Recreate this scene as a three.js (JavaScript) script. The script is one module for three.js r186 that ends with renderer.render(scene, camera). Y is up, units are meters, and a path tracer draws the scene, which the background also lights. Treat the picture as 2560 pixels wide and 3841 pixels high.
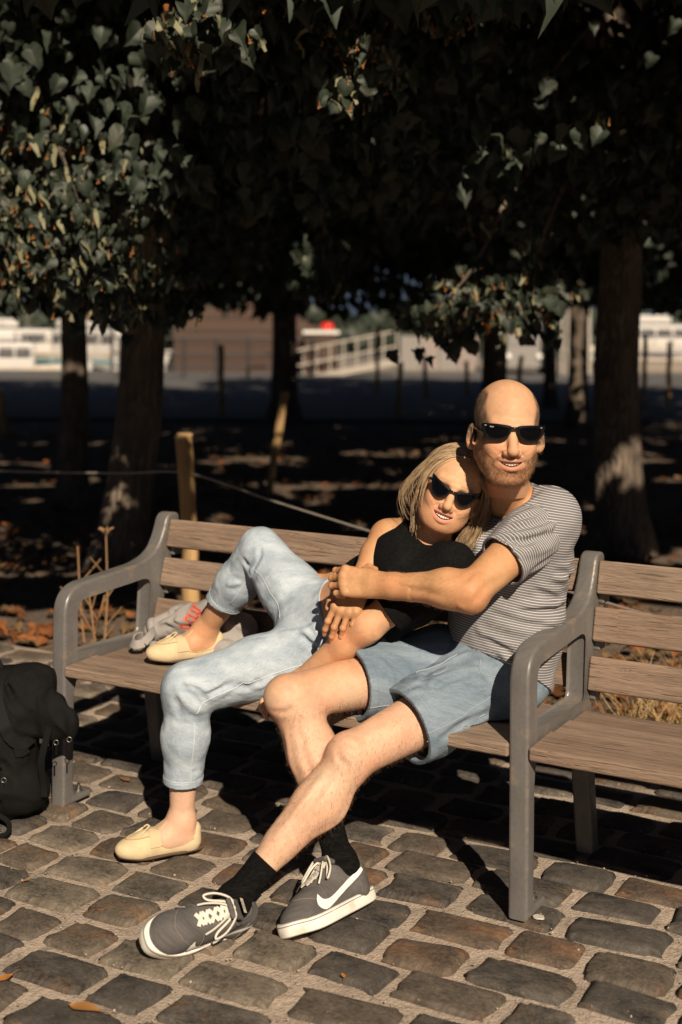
import * as THREE from 'three';
import { mergeGeometries, mergeVertices, toCreasedNormals } from 'three/addons/utils/BufferGeometryUtils.js';
import { RoundedBoxGeometry } from 'three/addons/geometries/RoundedBoxGeometry.js';

const V = (x, y, z) => new THREE.Vector3(x, y, z);
const scene = new THREE.Scene();

// ---------- camera: level, lens shifted downwards, focused on the couple ----------
const camera = new THREE.PerspectiveCamera(42.79, 682 / 1024, 0.1, 600);
camera.position.set(2.735, 1.457, 3.044);
camera.up.set(-0.0053, 1, 0.0031);
camera.lookAt(2.735 - 0.5005 * 10, 1.457, 3.044 - 0.8657 * 10);
camera.setViewOffset(682, 1024, 0, 180.6, 682, 1024);
camera.focus = 3.42;
camera.userData.fStop = 2.2;
scene.add(camera);

// ---------- sky and sun ----------
const SUN = V(0.43, 0.42, 0.45).normalize();
{ // clear late-summer sky, computed: deep blue above, paler towards the horizon and a little brighter round the sun
  const w = 256, h = 128, d = new Float32Array(w * h * 4);
  for (let j = 0; j < h; j++) for (let i = 0; i < w; i++) {
    const el = ((j + 0.5) / h - 0.5) * Math.PI, az = ((i + 0.5) / w - 0.5) * 2 * Math.PI, y = Math.sin(el), c = Math.cos(el), cs = c * Math.cos(az) * SUN.x + y * SUN.y + c * Math.sin(az) * SUN.z;
    const t = Math.pow(1 - Math.max(0, y), 3), g = 1 + 0.5 * Math.pow(Math.max(0, cs), 6), k = (j * w + i) * 4;
    d[k] = (0.014 + 0.043 * t) * g; d[k + 1] = (0.025 + 0.047 * t) * g; d[k + 2] = (0.048 + 0.049 * t) * g; d[k + 3] = 1;
  }
  const t = new THREE.DataTexture(d, w, h, THREE.RGBAFormat, THREE.FloatType); t.mapping = THREE.EquirectangularReflectionMapping; t.magFilter = t.minFilter = THREE.LinearFilter; t.needsUpdate = true;
  scene.background = t; scene.environment = t;
}
const sun = new THREE.DirectionalLight(0xffecd4, 5);
sun.position.copy(SUN).multiplyScalar(30).add(V(0.7, 0.5, 0));
sun.target.position.set(0.7, 0.5, 0);
sun.castShadow = true;
sun.shadow.mapSize.set(4096, 4096);
Object.assign(sun.shadow.camera, { left: -14, right: 14, top: 14, bottom: -14, near: 1, far: 90 });
sun.shadow.radius = 1;
scene.add(sun, sun.target);

const renderer = new THREE.WebGLRenderer({ antialias: true });
renderer.setSize(682, 1024);
renderer.toneMapping = THREE.LinearToneMapping;
renderer.toneMappingExposure = 1.28;
renderer.shadowMap.enabled = true;

// ---------- helpers ----------
function mulberry(a) { return () => { a |= 0; a = a + 0x6D2B79F5 | 0; let t = Math.imul(a ^ a >>> 15, 1 | a); t = t + Math.imul(t ^ t >>> 7, 61 | t) ^ t; return ((t ^ t >>> 14) >>> 0) / 4294967296; }; }
let rnd = mulberry(7);
const rr = (a, b) => a + (b - a) * rnd();
const lerp = (a, b, t) => a + (b - a) * t, clamp = (x, a = 0, b = 1) => Math.min(b, Math.max(a, x));
const sstep = (a, b, x) => { const t = clamp((x - a) / (b - a)); return t * t * (3 - 2 * t); };
const P3 = new Uint8Array(512); { const r = mulberry(99), p = [...Array(256).keys()]; for (let i = 255; i > 0; i--) { const j = Math.floor(r() * (i + 1)); [p[i], p[j]] = [p[j], p[i]]; } for (let i = 0; i < 512; i++) P3[i] = p[i & 255]; }
function vnoise(x, y, z) { // smooth value noise, -1..1
  const xi = Math.floor(x), yi = Math.floor(y), zi = Math.floor(z); let fx = x - xi, fy = y - yi, fz = z - zi;
  fx = fx * fx * (3 - 2 * fx); fy = fy * fy * (3 - 2 * fy); fz = fz * fz * (3 - 2 * fz);
  const h = (a, b, c) => P3[P3[P3[(xi + a) & 255] + ((yi + b) & 255)] + ((zi + c) & 255)] / 127.5 - 1;
  return lerp(lerp(lerp(h(0, 0, 0), h(1, 0, 0), fx), lerp(h(0, 1, 0), h(1, 1, 0), fx), fy), lerp(lerp(h(0, 0, 1), h(1, 0, 1), fx), lerp(h(0, 1, 1), h(1, 1, 1), fx), fy), fz);
}
const fbm = (x, y, z, o = 4) => { let s = 0, a = 0.5; for (let i = 0; i < o; i++) { s += a * vnoise(x, y, z); x = x * 2.03 + 7.1; y = y * 2.03 + 3.3; z = z * 2.03 + 1.7; a *= 0.5; } return s; };
// tileable 2-D noise for textures
function tnoise(u, v, n, seed) { n = Math.max(2, Math.round(n)); const x = u * n, y = v * n, xi = Math.floor(x), yi = Math.floor(y); let fx = x - xi, fy = y - yi; fx = fx * fx * (3 - 2 * fx); fy = fy * fy * (3 - 2 * fy); const m = (k) => ((k % n) + n) % n, h = (a, b) => { const q = Math.imul(m(a) + 17 * seed + 1, 374761393) ^ Math.imul(m(b) + 31 * seed + 7, 668265263), w = Math.imul(q ^ q >>> 13, 1274126177); return ((w ^ w >>> 16) >>> 0) / 2147483647.5 - 1; }; return lerp(lerp(h(xi, yi), h(xi + 1, yi), fx), lerp(h(xi, yi + 1), h(xi + 1, yi + 1), fx), fy); }
const tfbm = (u, v, n, seed, o = 4) => { let s = 0, a = 0.5; for (let i = 0; i < o; i++) { s += a * tnoise(u, v, n, seed + i * 11); n *= 2; a *= 0.5; } return s; };
const srgb8 = (x) => 255 * (x <= 0.0031308 ? 12.92 * x : 1.055 * Math.pow(Math.max(x, 0), 1 / 2.4) - 0.055);
function dataTex(n, m, fn, color = true, rep = [1, 1]) { // fn(u, v) -> [r,g,b] linear
  const d = new Uint8Array(n * m * 4);
  for (let j = 0; j < m; j++) for (let i = 0; i < n; i++) { const c = fn(i / n, j / m), k = (j * n + i) * 4; for (let q = 0; q < 3; q++) d[k + q] = clamp(Math.round(color ? srgb8(c[q]) : c[q] * 255), 0, 255); d[k + 3] = 255; }
  const t = new THREE.DataTexture(d, n, m); t.wrapS = t.wrapT = THREE.RepeatWrapping; t.magFilter = THREE.LinearFilter; t.minFilter = THREE.LinearFilter;
  if (color) t.colorSpace = THREE.SRGBColorSpace; t.repeat.set(...rep); t.needsUpdate = true; return t;
}
const gray = (n, m, fn, rep) => dataTex(n, m, (u, v) => { const x = fn(u, v); return [x, x, x]; }, false, rep);
const lin = (r, g, b) => new THREE.Color().setRGB(r, g, b);
const std = (o) => new THREE.MeshStandardMaterial({ roughness: 0.8, side: THREE.DoubleSide, ...o });
const taken = {};
const numbered = (n) => { const k = taken[n] = (taken[n] ?? -1) + 1; return k ? n + '_' + String(k).padStart(3, '0') : n; };
function thing(name, label, category, pos = [0, 0, 0], turn = 0, group, kind) {
  const o = new THREE.Group(); o.name = numbered(name); o.position.set(...pos); o.rotation.y = turn; scene.add(o);
  return tag(o, label, category, group, kind);
}
function tag(o, label, category, group, kind) { if (label) o.userData.label = label; if (category) o.userData.category = category; if (group) o.userData.group = group; if (kind) o.userData.kind = kind; return o; }
function part(name, geo, mat, parent, label) {
  const m = new THREE.Mesh(Array.isArray(geo) ? mergeGeometries(geo.map((g) => { g = g.index ? g.toNonIndexed() : g; for (const k of Object.keys(g.attributes)) if (!['position', 'normal', 'uv'].includes(k)) g.deleteAttribute(k); return g; })) : geo, mat);
  m.name = name; m.castShadow = m.receiveShadow = true; parent.add(m); if (label) m.userData.label = label; return m;
}
function topMesh(name, geo, mat, label, category, group, kind) { const m = part(numbered(name), geo, mat, scene); return tag(m, label, category, group, kind); }
const structure = (name, geo, mat) => { const m = part(numbered(name), geo, mat, scene); m.userData.kind = 'structure'; return m; };
const box = (w, h, d, x = 0, y = 0, z = 0, r = 0) => { const g = r ? new RoundedBoxGeometry(w, h, d, 2, r) : new THREE.BoxGeometry(w, h, d); return g.translate(x, y, z); };
// tube through points with per-point radii; uv = (round, metres along)
function tube(pts, rad, seg = 8, cap = true) {
  const n = pts.length, pos = [], uv = [], idx = []; let along = 0, nx = null;
  for (let i = 0; i < n; i++) {
    const t = pts[Math.min(n - 1, i + 1)].clone().sub(pts[Math.max(0, i - 1)]).normalize();
    if (!nx) { nx = Math.abs(t.y) < 0.9 ? V(0, 1, 0) : V(1, 0, 0); } nx = nx.clone().addScaledVector(t, -nx.dot(t)).normalize(); const ny = t.clone().cross(nx);
    if (i) along += pts[i].distanceTo(pts[i - 1]); const r = Array.isArray(rad) ? rad[i] : typeof rad === 'function' ? rad(i / (n - 1)) : rad;
    for (let j = 0; j <= seg; j++) { const a = j / seg * Math.PI * 2, c = Math.cos(a) * r, s = Math.sin(a) * r; pos.push(pts[i].x + nx.x * c + ny.x * s, pts[i].y + nx.y * c + ny.y * s, pts[i].z + nx.z * c + ny.z * s); uv.push(j / seg * 6.28 * r, along); }
  }
  for (let i = 0; i < n - 1; i++) for (let j = 0; j < seg; j++) { const a = i * (seg + 1) + j, b = a + seg + 1; idx.push(a, a + 1, b, b, a + 1, b + 1); }
  if (cap) for (const i of [0, n - 1]) { const c = pos.length / 3; pos.push(pts[i].x, pts[i].y, pts[i].z); uv.push(0, 0); for (let j = 0; j < seg; j++) { const a = i * (seg + 1) + j; i ? idx.push(c, a, a + 1) : idx.push(c, a + 1, a); } }
  const g = new THREE.BufferGeometry(); g.setAttribute('position', new THREE.Float32BufferAttribute(pos, 3)); g.setAttribute('uv', new THREE.Float32BufferAttribute(uv, 2)); g.setIndex(idx); g.computeVertexNormals(); return g;
}
const curve = (pts, n) => new THREE.CatmullRomCurve3(pts.map((p) => p.isVector3 ? p : V(...p)), false, 'centripetal').getPoints(n);
// a flat ribbon with thickness along a path
function ribbon(pts, w, th, upv) { // upv: function(i, tangent) -> normal of the ribbon
  const n = pts.length, pos = [], idx = [];
  for (let i = 0; i < n; i++) {
    const t = pts[Math.min(n - 1, i + 1)].clone().sub(pts[Math.max(0, i - 1)]).normalize(), u = upv(i, t).clone(); u.addScaledVector(t, -u.dot(t)).normalize(); const s = t.clone().cross(u).multiplyScalar(w / 2), q = u.multiplyScalar(th / 2);
    for (const [a, b] of [[-1, -1], [1, -1], [1, 1], [-1, 1]]) { const p = pts[i].clone().addScaledVector(s, a).addScaledVector(q, b); pos.push(p.x, p.y, p.z); }
  }
  for (let i = 0; i < n - 1; i++) for (let j = 0; j < 4; j++) { const a = i * 4 + j, b = i * 4 + (j + 1) % 4; idx.push(a, b, a + 4, a + 4, b, b + 4); }
  idx.push(0, 2, 1, 0, 3, 2); const e = (n - 1) * 4; idx.push(e, e + 1, e + 2, e, e + 2, e + 3);
  const g = new THREE.BufferGeometry(); g.setAttribute('position', new THREE.Float32BufferAttribute(pos, 3)); g.setIndex(idx); g.setAttribute('uv', new THREE.Float32BufferAttribute(new Float32Array(pos.length / 3 * 2), 2)); return toCreasedNormals(g, 0.7);
}

// ---------- signed distance fields -> meshes ----------
const smin = (a, b, k) => { if (k <= 0) return Math.min(a, b); const h = Math.max(k - Math.abs(a - b), 0) / k; return Math.min(a, b) - h * h * k * 0.25; };
const smax = (a, b, k) => -smin(-a, -b, k);
const vec = (a) => (a.isVector3 ? [a.x, a.y, a.z] : a);
function cap(a, b, ra, rb = ra, k = 0.02, side = null, wide = 1) { // tapered capsule; with side and wide its section is stretched along side
  const [ax, ay, az] = vec(a), [bx, by, bz] = vec(b), ux = bx - ax, uy = by - ay, uz = bz - az, uu = ux * ux + uy * uy + uz * uz || 1e-9; let f;
  if (!side) f = (x, y, z) => { const px = x - ax, py = y - ay, pz = z - az, h = clamp((px * ux + py * uy + pz * uz) / uu), qx = px - ux * h, qy = py - uy * h, qz = pz - uz * h; return Math.sqrt(qx * qx + qy * qy + qz * qz) - (ra + (rb - ra) * h); };
  else { const s = V(...vec(side)).normalize(), w = 1 - 1 / wide; f = (x, y, z) => { const px = x - ax, py = y - ay, pz = z - az, h = clamp((px * ux + py * uy + pz * uz) / uu); let qx = px - ux * h, qy = py - uy * h, qz = pz - uz * h; const e = (qx * s.x + qy * s.y + qz * s.z) * w; qx -= s.x * e; qy -= s.y * e; qz -= s.z * e; return Math.sqrt(qx * qx + qy * qy + qz * qz) - (ra + (rb - ra) * h); }; }
  return { f, k };
}
function ell(c, r, k = 0.02, q = null) { // ellipsoid, optionally turned by Euler angles
  const [cx, cy, cz] = vec(c), [rx, ry, rz] = r; let m = null; if (q) m = new THREE.Matrix4().makeRotationFromEuler(new THREE.Euler(...q)).transpose().elements;
  return { k, f: (x, y, z) => { let px = x - cx, py = y - cy, pz = z - cz; if (m) { const tx = m[0] * px + m[4] * py + m[8] * pz, ty = m[1] * px + m[5] * py + m[9] * pz; pz = m[2] * px + m[6] * py + m[10] * pz; px = tx; py = ty; } const a = px / rx, b = py / ry, c2 = pz / rz, k0 = Math.sqrt(a * a + b * b + c2 * c2), d = px / (rx * rx), e = py / (ry * ry), g = pz / (rz * rz), k1 = Math.sqrt(d * d + e * e + g * g); return k1 < 1e-9 ? -Math.min(rx, ry, rz) : k0 * (k0 - 1) / k1; } };
}
const carve = (p, k = p.k) => ({ ...p, k, sub: true });
function field(prims, folds = [], extra = null, paths = []) { // folds: [a, b, width, height]; extra(x,y,z,d) -> d
  const F = folds.map(([a, b, w, h]) => { const [ax, ay, az] = vec(a), [bx, by, bz] = vec(b); return { ax, ay, az, ux: bx - ax, uy: by - ay, uz: bz - az, uu: (bx - ax) ** 2 + (by - ay) ** 2 + (bz - az) ** 2 || 1e-9, iw: 1 / (w * w), h, R: 2.6 * w }; });
  const PF = paths.map(({ p, w, h }) => { const c = p.reduce((s, q) => s.add(q.clone()), V(0, 0, 0)).multiplyScalar(1 / p.length); const R = Math.max(...p.map((q) => q.distanceTo(c))) + 3 * w; return { p, iw: 1 / (w * w), h, c: [c.x, c.y, c.z], R2: R * R }; });
  return (x, y, z) => {
    let d = 1e3; for (const p of prims) d = p.sub ? smax(d, -p.f(x, y, z), p.k) : smin(d, p.f(x, y, z), p.k);
    if (F.length && d < 0.045 && d > -0.045) for (const q of F) { const px = x - q.ax, py = y - q.ay, pz = z - q.az, h = clamp((px * q.ux + py * q.uy + pz * q.uz) / q.uu), dx = px - q.ux * h, dy = py - q.uy * h, dz = pz - q.uz * h, e = (dx * dx + dy * dy + dz * dz) * q.iw; if (e < 6.8) { const tt = Math.min(1, Math.min(h, 1 - h) * 4 + 0.15); d -= q.h * tt * Math.exp(-e); } }
    if (PF.length && d < 0.045 && d > -0.045) for (const q of PF) { const bx = x - q.c[0], by = y - q.c[1], bz = z - q.c[2]; if (bx * bx + by * by + bz * bz > q.R2) continue; let best = 1e9, bt = 0; for (let i = 0; i < q.p.length - 1; i++) { const a = q.p[i], b = q.p[i + 1], ux = b.x - a.x, uy = b.y - a.y, uz = b.z - a.z, px = x - a.x, py = y - a.y, pz = z - a.z, h = clamp((px * ux + py * uy + pz * uz) / (ux * ux + uy * uy + uz * uz + 1e-12)), e = (px - ux * h) ** 2 + (py - uy * h) ** 2 + (pz - uz * h) ** 2; if (e < best) { best = e; bt = (i + h) / (q.p.length - 1); } } const e = best * q.iw; if (e < 7) d -= q.h * Math.min(1, Math.min(bt, 1 - bt) * 3.5 + 0.05) * (Math.exp(-e) - 0.45 * Math.exp(-e * 0.3)); }
    return extra ? extra(x, y, z, d) : d;
  };
}
function meshField(f, lo, hi, cell) {
  const B = 8, nb = [0, 1, 2].map((i) => Math.ceil((hi[i] - lo[i]) / cell / B)), nx = nb[0] * B + 1, ny = nb[1] * B + 1, nz = nb[2] * B + 1;
  const val = new Float32Array(nx * ny * nz).fill(1), done = new Uint8Array(nx * ny * nz), R = cell * B * 0.87 * 1.6, live = [];
  const at = (i, j, k) => i + nx * (j + ny * k);
  for (let bk = 0; bk < nb[2]; bk++) for (let bj = 0; bj < nb[1]; bj++) for (let bi = 0; bi < nb[0]; bi++) {
    const c = f(lo[0] + (bi + 0.5) * B * cell, lo[1] + (bj + 0.5) * B * cell, lo[2] + (bk + 0.5) * B * cell), on = Math.abs(c) < R; if (on) live.push([bi, bj, bk]);
    for (let k = 0; k <= B; k++) for (let j = 0; j <= B; j++) for (let i = 0; i <= B; i++) { const q = at(bi * B + i, bj * B + j, bk * B + k); if (done[q]) continue; if (on) { val[q] = f(lo[0] + (bi * B + i) * cell, lo[1] + (bj * B + j) * cell, lo[2] + (bk * B + k) * cell); done[q] = 1; } else val[q] = c; }
  }
  const vid = new Int32Array(nx * ny * nz).fill(-1), pos = [], idx = [];
  const C8 = [[0, 0, 0], [1, 0, 0], [0, 1, 0], [1, 1, 0], [0, 0, 1], [1, 0, 1], [0, 1, 1], [1, 1, 1]], E12 = [[0, 1], [2, 3], [4, 5], [6, 7], [0, 2], [1, 3], [4, 6], [5, 7], [0, 4], [1, 5], [2, 6], [3, 7]];
  const cells = [];
  for (const [bi, bj, bk] of live) for (let k = 0; k < B; k++) for (let j = 0; j < B; j++) for (let i = 0; i < B; i++) {
    const I = bi * B + i, J = bj * B + j, K = bk * B + k; let m = 0; const v = []; for (let c = 0; c < 8; c++) { const o = C8[c], q = val[at(I + o[0], J + o[1], K + o[2])]; v.push(q); if (q < 0) m |= 1 << c; } if (m === 0 || m === 255) continue;
    let sx = 0, sy = 0, sz = 0, n = 0; for (const [a, b] of E12) { if ((v[a] < 0) === (v[b] < 0)) continue; const t = v[a] / (v[a] - v[b]), A = C8[a], Bq = C8[b]; sx += A[0] + (Bq[0] - A[0]) * t; sy += A[1] + (Bq[1] - A[1]) * t; sz += A[2] + (Bq[2] - A[2]) * t; n++; }
    vid[at(I, J, K)] = pos.length / 3; pos.push(lo[0] + (I + sx / n) * cell, lo[1] + (J + sy / n) * cell, lo[2] + (K + sz / n) * cell); cells.push([I, J, K]);
  }
  for (const [I, J, K] of cells) { const v0 = val[at(I, J, K)] < 0;
    const quad = (a, b, c, d, flip) => { if (a < 0 || b < 0 || c < 0 || d < 0) return; flip ? idx.push(a, b, c, a, c, d) : idx.push(a, c, b, a, d, c); };
    if (J > 0 && K > 0 && v0 !== val[at(I + 1, J, K)] < 0) quad(vid[at(I, J, K)], vid[at(I, J - 1, K)], vid[at(I, J - 1, K - 1)], vid[at(I, J, K - 1)], v0);
    if (I > 0 && K > 0 && v0 !== val[at(I, J + 1, K)] < 0) quad(vid[at(I, J, K)], vid[at(I, J, K - 1)], vid[at(I - 1, J, K - 1)], vid[at(I - 1, J, K)], v0);
    if (I > 0 && J > 0 && v0 !== val[at(I, J, K + 1)] < 0) quad(vid[at(I, J, K)], vid[at(I - 1, J, K)], vid[at(I - 1, J - 1, K)], vid[at(I, J - 1, K)], v0);
  }
  const nrm = new Float32Array(pos.length), e = cell * 0.4;
  for (let i = 0; i < pos.length; i += 3) { for (let it = 0; it < 2; it++) { const x = pos[i], y = pos[i + 1], z = pos[i + 2]; let gx = f(x + e, y, z) - f(x - e, y, z), gy = f(x, y + e, z) - f(x, y - e, z), gz = f(x, y, z + e) - f(x, y, z - e); const l = Math.hypot(gx, gy, gz) || 1e-9; gx /= l; gy /= l; gz /= l;
      if (!it) { const d = clamp(f(x, y, z) / Math.max(0.5, l / (2 * e)), -cell * 0.5, cell * 0.5); pos[i] -= gx * d; pos[i + 1] -= gy * d; pos[i + 2] -= gz * d; } nrm[i] = gx; nrm[i + 1] = gy; nrm[i + 2] = gz; } }
  const g = new THREE.BufferGeometry(); g.setAttribute('position', new THREE.Float32BufferAttribute(pos, 3)); g.setAttribute('normal', new THREE.BufferAttribute(nrm, 3)); g.setIndex(idx); return g;
}
function bounds(pts, pad) { const lo = [1e9, 1e9, 1e9], hi = [-1e9, -1e9, -1e9]; for (const p of pts) { const q = vec(p); for (let i = 0; i < 3; i++) { lo[i] = Math.min(lo[i], q[i] - pad); hi[i] = Math.max(hi[i], q[i] + pad); } } return [lo, hi]; }
function setUV(g, fn) { const p = g.attributes.position, u = new Float32Array(p.count * 2); for (let i = 0; i < p.count; i++) { const [a, b] = fn(p.getX(i), p.getY(i), p.getZ(i)); u[2 * i] = a; u[2 * i + 1] = b; } g.setAttribute('uv', new THREE.BufferAttribute(u, 2)); return g; }
function setColor(g, fn) { const p = g.attributes.position, n = g.attributes.normal, u = new Float32Array(p.count * 3); for (let i = 0; i < p.count; i++) { const c = fn(p.getX(i), p.getY(i), p.getZ(i), n.getX(i), n.getY(i), n.getZ(i)); u[3 * i] = c[0]; u[3 * i + 1] = c[1]; u[3 * i + 2] = c[2]; } g.setAttribute('color', new THREE.BufferAttribute(u, 3)); return g; }
// slide a polyline onto the surface of a field
function onto(f, pts, lift = 0) { return pts.map((p) => { const q = p.clone(), e = 0.002; for (let i = 0; i < 6; i++) { const d = f(q.x, q.y, q.z) - lift; const g = V(f(q.x + e, q.y, q.z) - f(q.x - e, q.y, q.z), f(q.x, q.y + e, q.z) - f(q.x, q.y - e, q.z), f(q.x, q.y, q.z + e) - f(q.x, q.y, q.z - e)); if (g.length() < 1e-9) break; g.normalize(); q.addScaledVector(g, -d * 0.9); } return q; }); }

// ================= GROUND =================
const sandTex = dataTex(512, 512, (u, v) => { const n = tfbm(u, v, 9, 1, 5), g = tnoise(u, v, 140, 5), s = tnoise(u, v, 60, 9); const b = 0.35 + n * 0.13 + g * 0.05 + (s > 0.62 ? -0.1 : 0); return [b * 1.02, b * 0.83, b * 0.65]; });
const sandBump = gray(512, 512, (u, v) => 0.5 + 0.3 * tfbm(u, v, 30, 3, 4) + 0.25 * tnoise(u, v, 150, 4));
{
  const g = new THREE.PlaneGeometry(6, 5.0, 240, 200).rotateX(-Math.PI / 2); const p = g.attributes.position;
  for (let i = 0; i < p.count; i++) { const x = p.getX(i) + 0.9, z = p.getZ(i) + 1.05; p.setXYZ(i, x, -0.012 + 0.006 * fbm(x * 9, 3, z * 9, 3), z); }
  setUV(g, (x, y, z) => [x / 0.6, z / 0.6]); g.computeVertexNormals();
  structure('pavement', g, std({ map: sandTex, bumpMap: sandBump, bumpScale: 0.004, roughness: 0.95 }));
}
const pavement = scene.children[scene.children.length - 1];
// setts: rows along the bench, each stone a mesh of its own
const stoneTones = [[0.082, 0.066, 0.05], [0.07, 0.061, 0.05], [0.098, 0.078, 0.057], [0.055, 0.048, 0.04], [0.088, 0.064, 0.045], [0.08, 0.07, 0.057], [0.12, 0.1, 0.075]];
const stoneBump = gray(512, 512, (u, v) => 0.5 + 0.32 * tfbm(u, v, 14, 21, 5) + 0.2 * tnoise(u, v, 120, 22));
const stoneMats = stoneTones.map((t, k) => std({ bumpMap: stoneBump, bumpScale: 0.0015, roughness: 0.8, map: dataTex(256, 256, (u, v) => { const n = tfbm(u, v, 6, 30 + k, 5), g = tnoise(u, v, 48, 40 + k), w = tnoise(u, v, 110, 47 + k), o = sstep(0.15, 0.45, tfbm(u, v, 4, 50 + k, 3)); const b = 1 + n * 0.8 + g * 0.32 + (w > 0.66 ? 0.6 : w < -0.7 ? -0.35 : 0); return [t[0] * b * (1 + o * 0.35), t[1] * b * (1 + o * 0.08), t[2] * b * (1 - o * 0.12)]; }) }));
const stoneGeos = [];
for (let v = 0; v < 22; v++) {
  const N = 22, pos = [], idx = [], sq = rr(0.13, 0.32), out = []; const ph = rr(0, 50), chips = [...Array(3)].map(() => [rr(0, 6.28), rr(0.02, 0.1), rr(0.2, 0.45)]);
  for (let i = 0; i < N; i++) { const a = i / N * Math.PI * 2, c = Math.cos(a), s = Math.sin(a); const e = (q) => Math.sign(q) * Math.pow(Math.abs(q), sq * 1.25); let k = 1 + 0.075 * vnoise(c * 1.4 + ph, s * 1.4, ph) + 0.075 * vnoise(c * 6 + ph, s * 6, ph * 2); for (const [ca, dp, w] of chips) { const da = Math.atan2(Math.sin(a - ca), Math.cos(a - ca)); k -= dp * Math.exp(-da * da / (w * w)); } out.push([e(c) * 0.5 * k, e(s) * 0.5 * k]); }
  const rings = [[0.0, 0], [0.5, 0], [0.8, -0.0], [0.94, -0.003], [1.0, -0.011], [1.02, -0.05]]; // share of the outline, drop (m)
  pos.push(0, 0.004 + 0.003 * vnoise(ph, 1, 2), 0);
  for (let r = 1; r < rings.length; r++) for (let i = 0; i < N; i++) { const [x, z] = out[i], k = rings[r][0]; pos.push(x * k, 0.0035 * (1 - k * k) + rings[r][1] + (r < 4 ? 0.0028 * vnoise(x * k * 4 + ph, z * k * 4, ph) : r === 4 ? 0.004 * vnoise(x * 8 + ph, z * 8, ph) : 0), z * k); }
  for (let i = 0; i < N; i++) { idx.push(0, 1 + (i + 1) % N, 1 + i); for (let r = 0; r < rings.length - 2; r++) { const a = 1 + r * N + i, b = 1 + r * N + (i + 1) % N; idx.push(a, b, a + N, a + N, b, b + N); } }
  const g = new THREE.BufferGeometry(); g.setAttribute('position', new THREE.Float32BufferAttribute(pos, 3)); g.setIndex(idx); g.computeVertexNormals();
  stoneGeos.push(g);
}
const stoneUV = stoneGeos.map((g) => setUV(g, (x, y, z) => [x * 0.55 + y * 1.2, z * 0.45 - y * 3.4]));
{
  const list = []; const ROW = 0.155, turn = -0.03;
  for (let r = -14; r < 17; r++) { let x = -2.2 + rr(0, 0.2); while (x < 3.6) { const w = rr(0.135, 0.25), dx = x + w / 2; x += w + rr(0.018, 0.034); const lx = dx, lz = r * ROW + rr(-0.012, 0.012) + 0.02 * vnoise(dx * 1.3, r * 0.4, 2); const X = 0.9 + (lx - 0.7) * Math.cos(turn) - lz * Math.sin(turn) - 0.2, Z = lz * Math.cos(turn) + (lx - 0.7) * Math.sin(turn); if (Z < -1.42 || Z > 2 || X > 3.4) continue; list.push([X, Z, w, ROW - rr(0.016, 0.034)]); } }
  const cx = 2.735, cz = 3.044; for (const s of list) { const ax = s[0] - cx, az = s[1] - cz, dep = -(ax * -0.5005 * -1 + az * 0.8657); const side = ax * 0.866 - az * 0.5; s.push(Math.abs(side) / Math.max(0.1, dep), dep); }
  const near = list.filter((s) => s[4] < 0.36 && s[5] > 1.7).sort((a, b) => a[5] - b[5]); const keep = new Set(near.slice(0, 298)); const rest = [];
  for (const s of list) {
    const gi = Math.floor(rnd() * stoneGeos.length), mi = Math.floor(rnd() * stoneMats.length), fl = rnd() < 0.5 ? Math.PI : 0, tone = fbm(s[0] * 1.2, 4, s[1] * 1.2, 2);
    const q = new THREE.Quaternion().setFromEuler(new THREE.Euler(rr(-0.022, 0.022), fl + rr(-0.07, 0.07) + 0.03, rr(-0.022, 0.022))); const P = V(s[0], 0.0 + rr(-0.004, 0.004), s[1]), S = V(s[2], 1, s[3]);
    if (keep.has(s)) { const m = part('cobblestone', stoneUV[gi], stoneMats[mi], pavement); m.position.copy(P); m.quaternion.copy(q); m.scale.copy(S); }
    else rest.push(stoneUV[gi].clone().applyMatrix4(new THREE.Matrix4().compose(P, q, S)));
  }
  const m = part('cobblestones', rest, stoneMats[0], pavement); m.userData.kind = 'stuff';
}
// soil of the tree strip and the far quay
const soilTex = dataTex(512, 512, (u, v) => { const n = tfbm(u, v, 7, 61, 5), g = tnoise(u, v, 130, 62), l = tnoise(u, v, 80, 63); let b = 0.1 + n * 0.045 + g * 0.02; return l > 0.5 ? [b * 1.8, b * 0.95, b * 0.42] : [b * 1.12, b * 0.84, b * 0.6]; });
{
  const g = new THREE.PlaneGeometry(46, 22.5, 230, 112).rotateX(-Math.PI / 2), p = g.attributes.position;
  for (let i = 0; i < p.count; i++) { const x = p.getX(i) - 8, z = p.getZ(i) - 12.68; p.setXYZ(i, x, -0.03 + 0.02 * fbm(x * 3, 1, z * 3, 3) + 0.03 * fbm(x * 0.5, 5, z * 0.5, 2), z); }
  setUV(g, (x, y, z) => [x / 1.3, z / 1.3]); g.computeVertexNormals();
  structure('soil', g, std({ map: soilTex, bumpMap: sandBump, bumpScale: 0.02, roughness: 1 }));
}
structure('ground', setUV(new THREE.PlaneGeometry(400, 400).rotateX(-Math.PI / 2).translate(0, -0.16, 0), (x, y, z) => [x / 3, z / 3]), std({ color: lin(0.085, 0.08, 0.075), roughness: 0.95 }));

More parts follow.
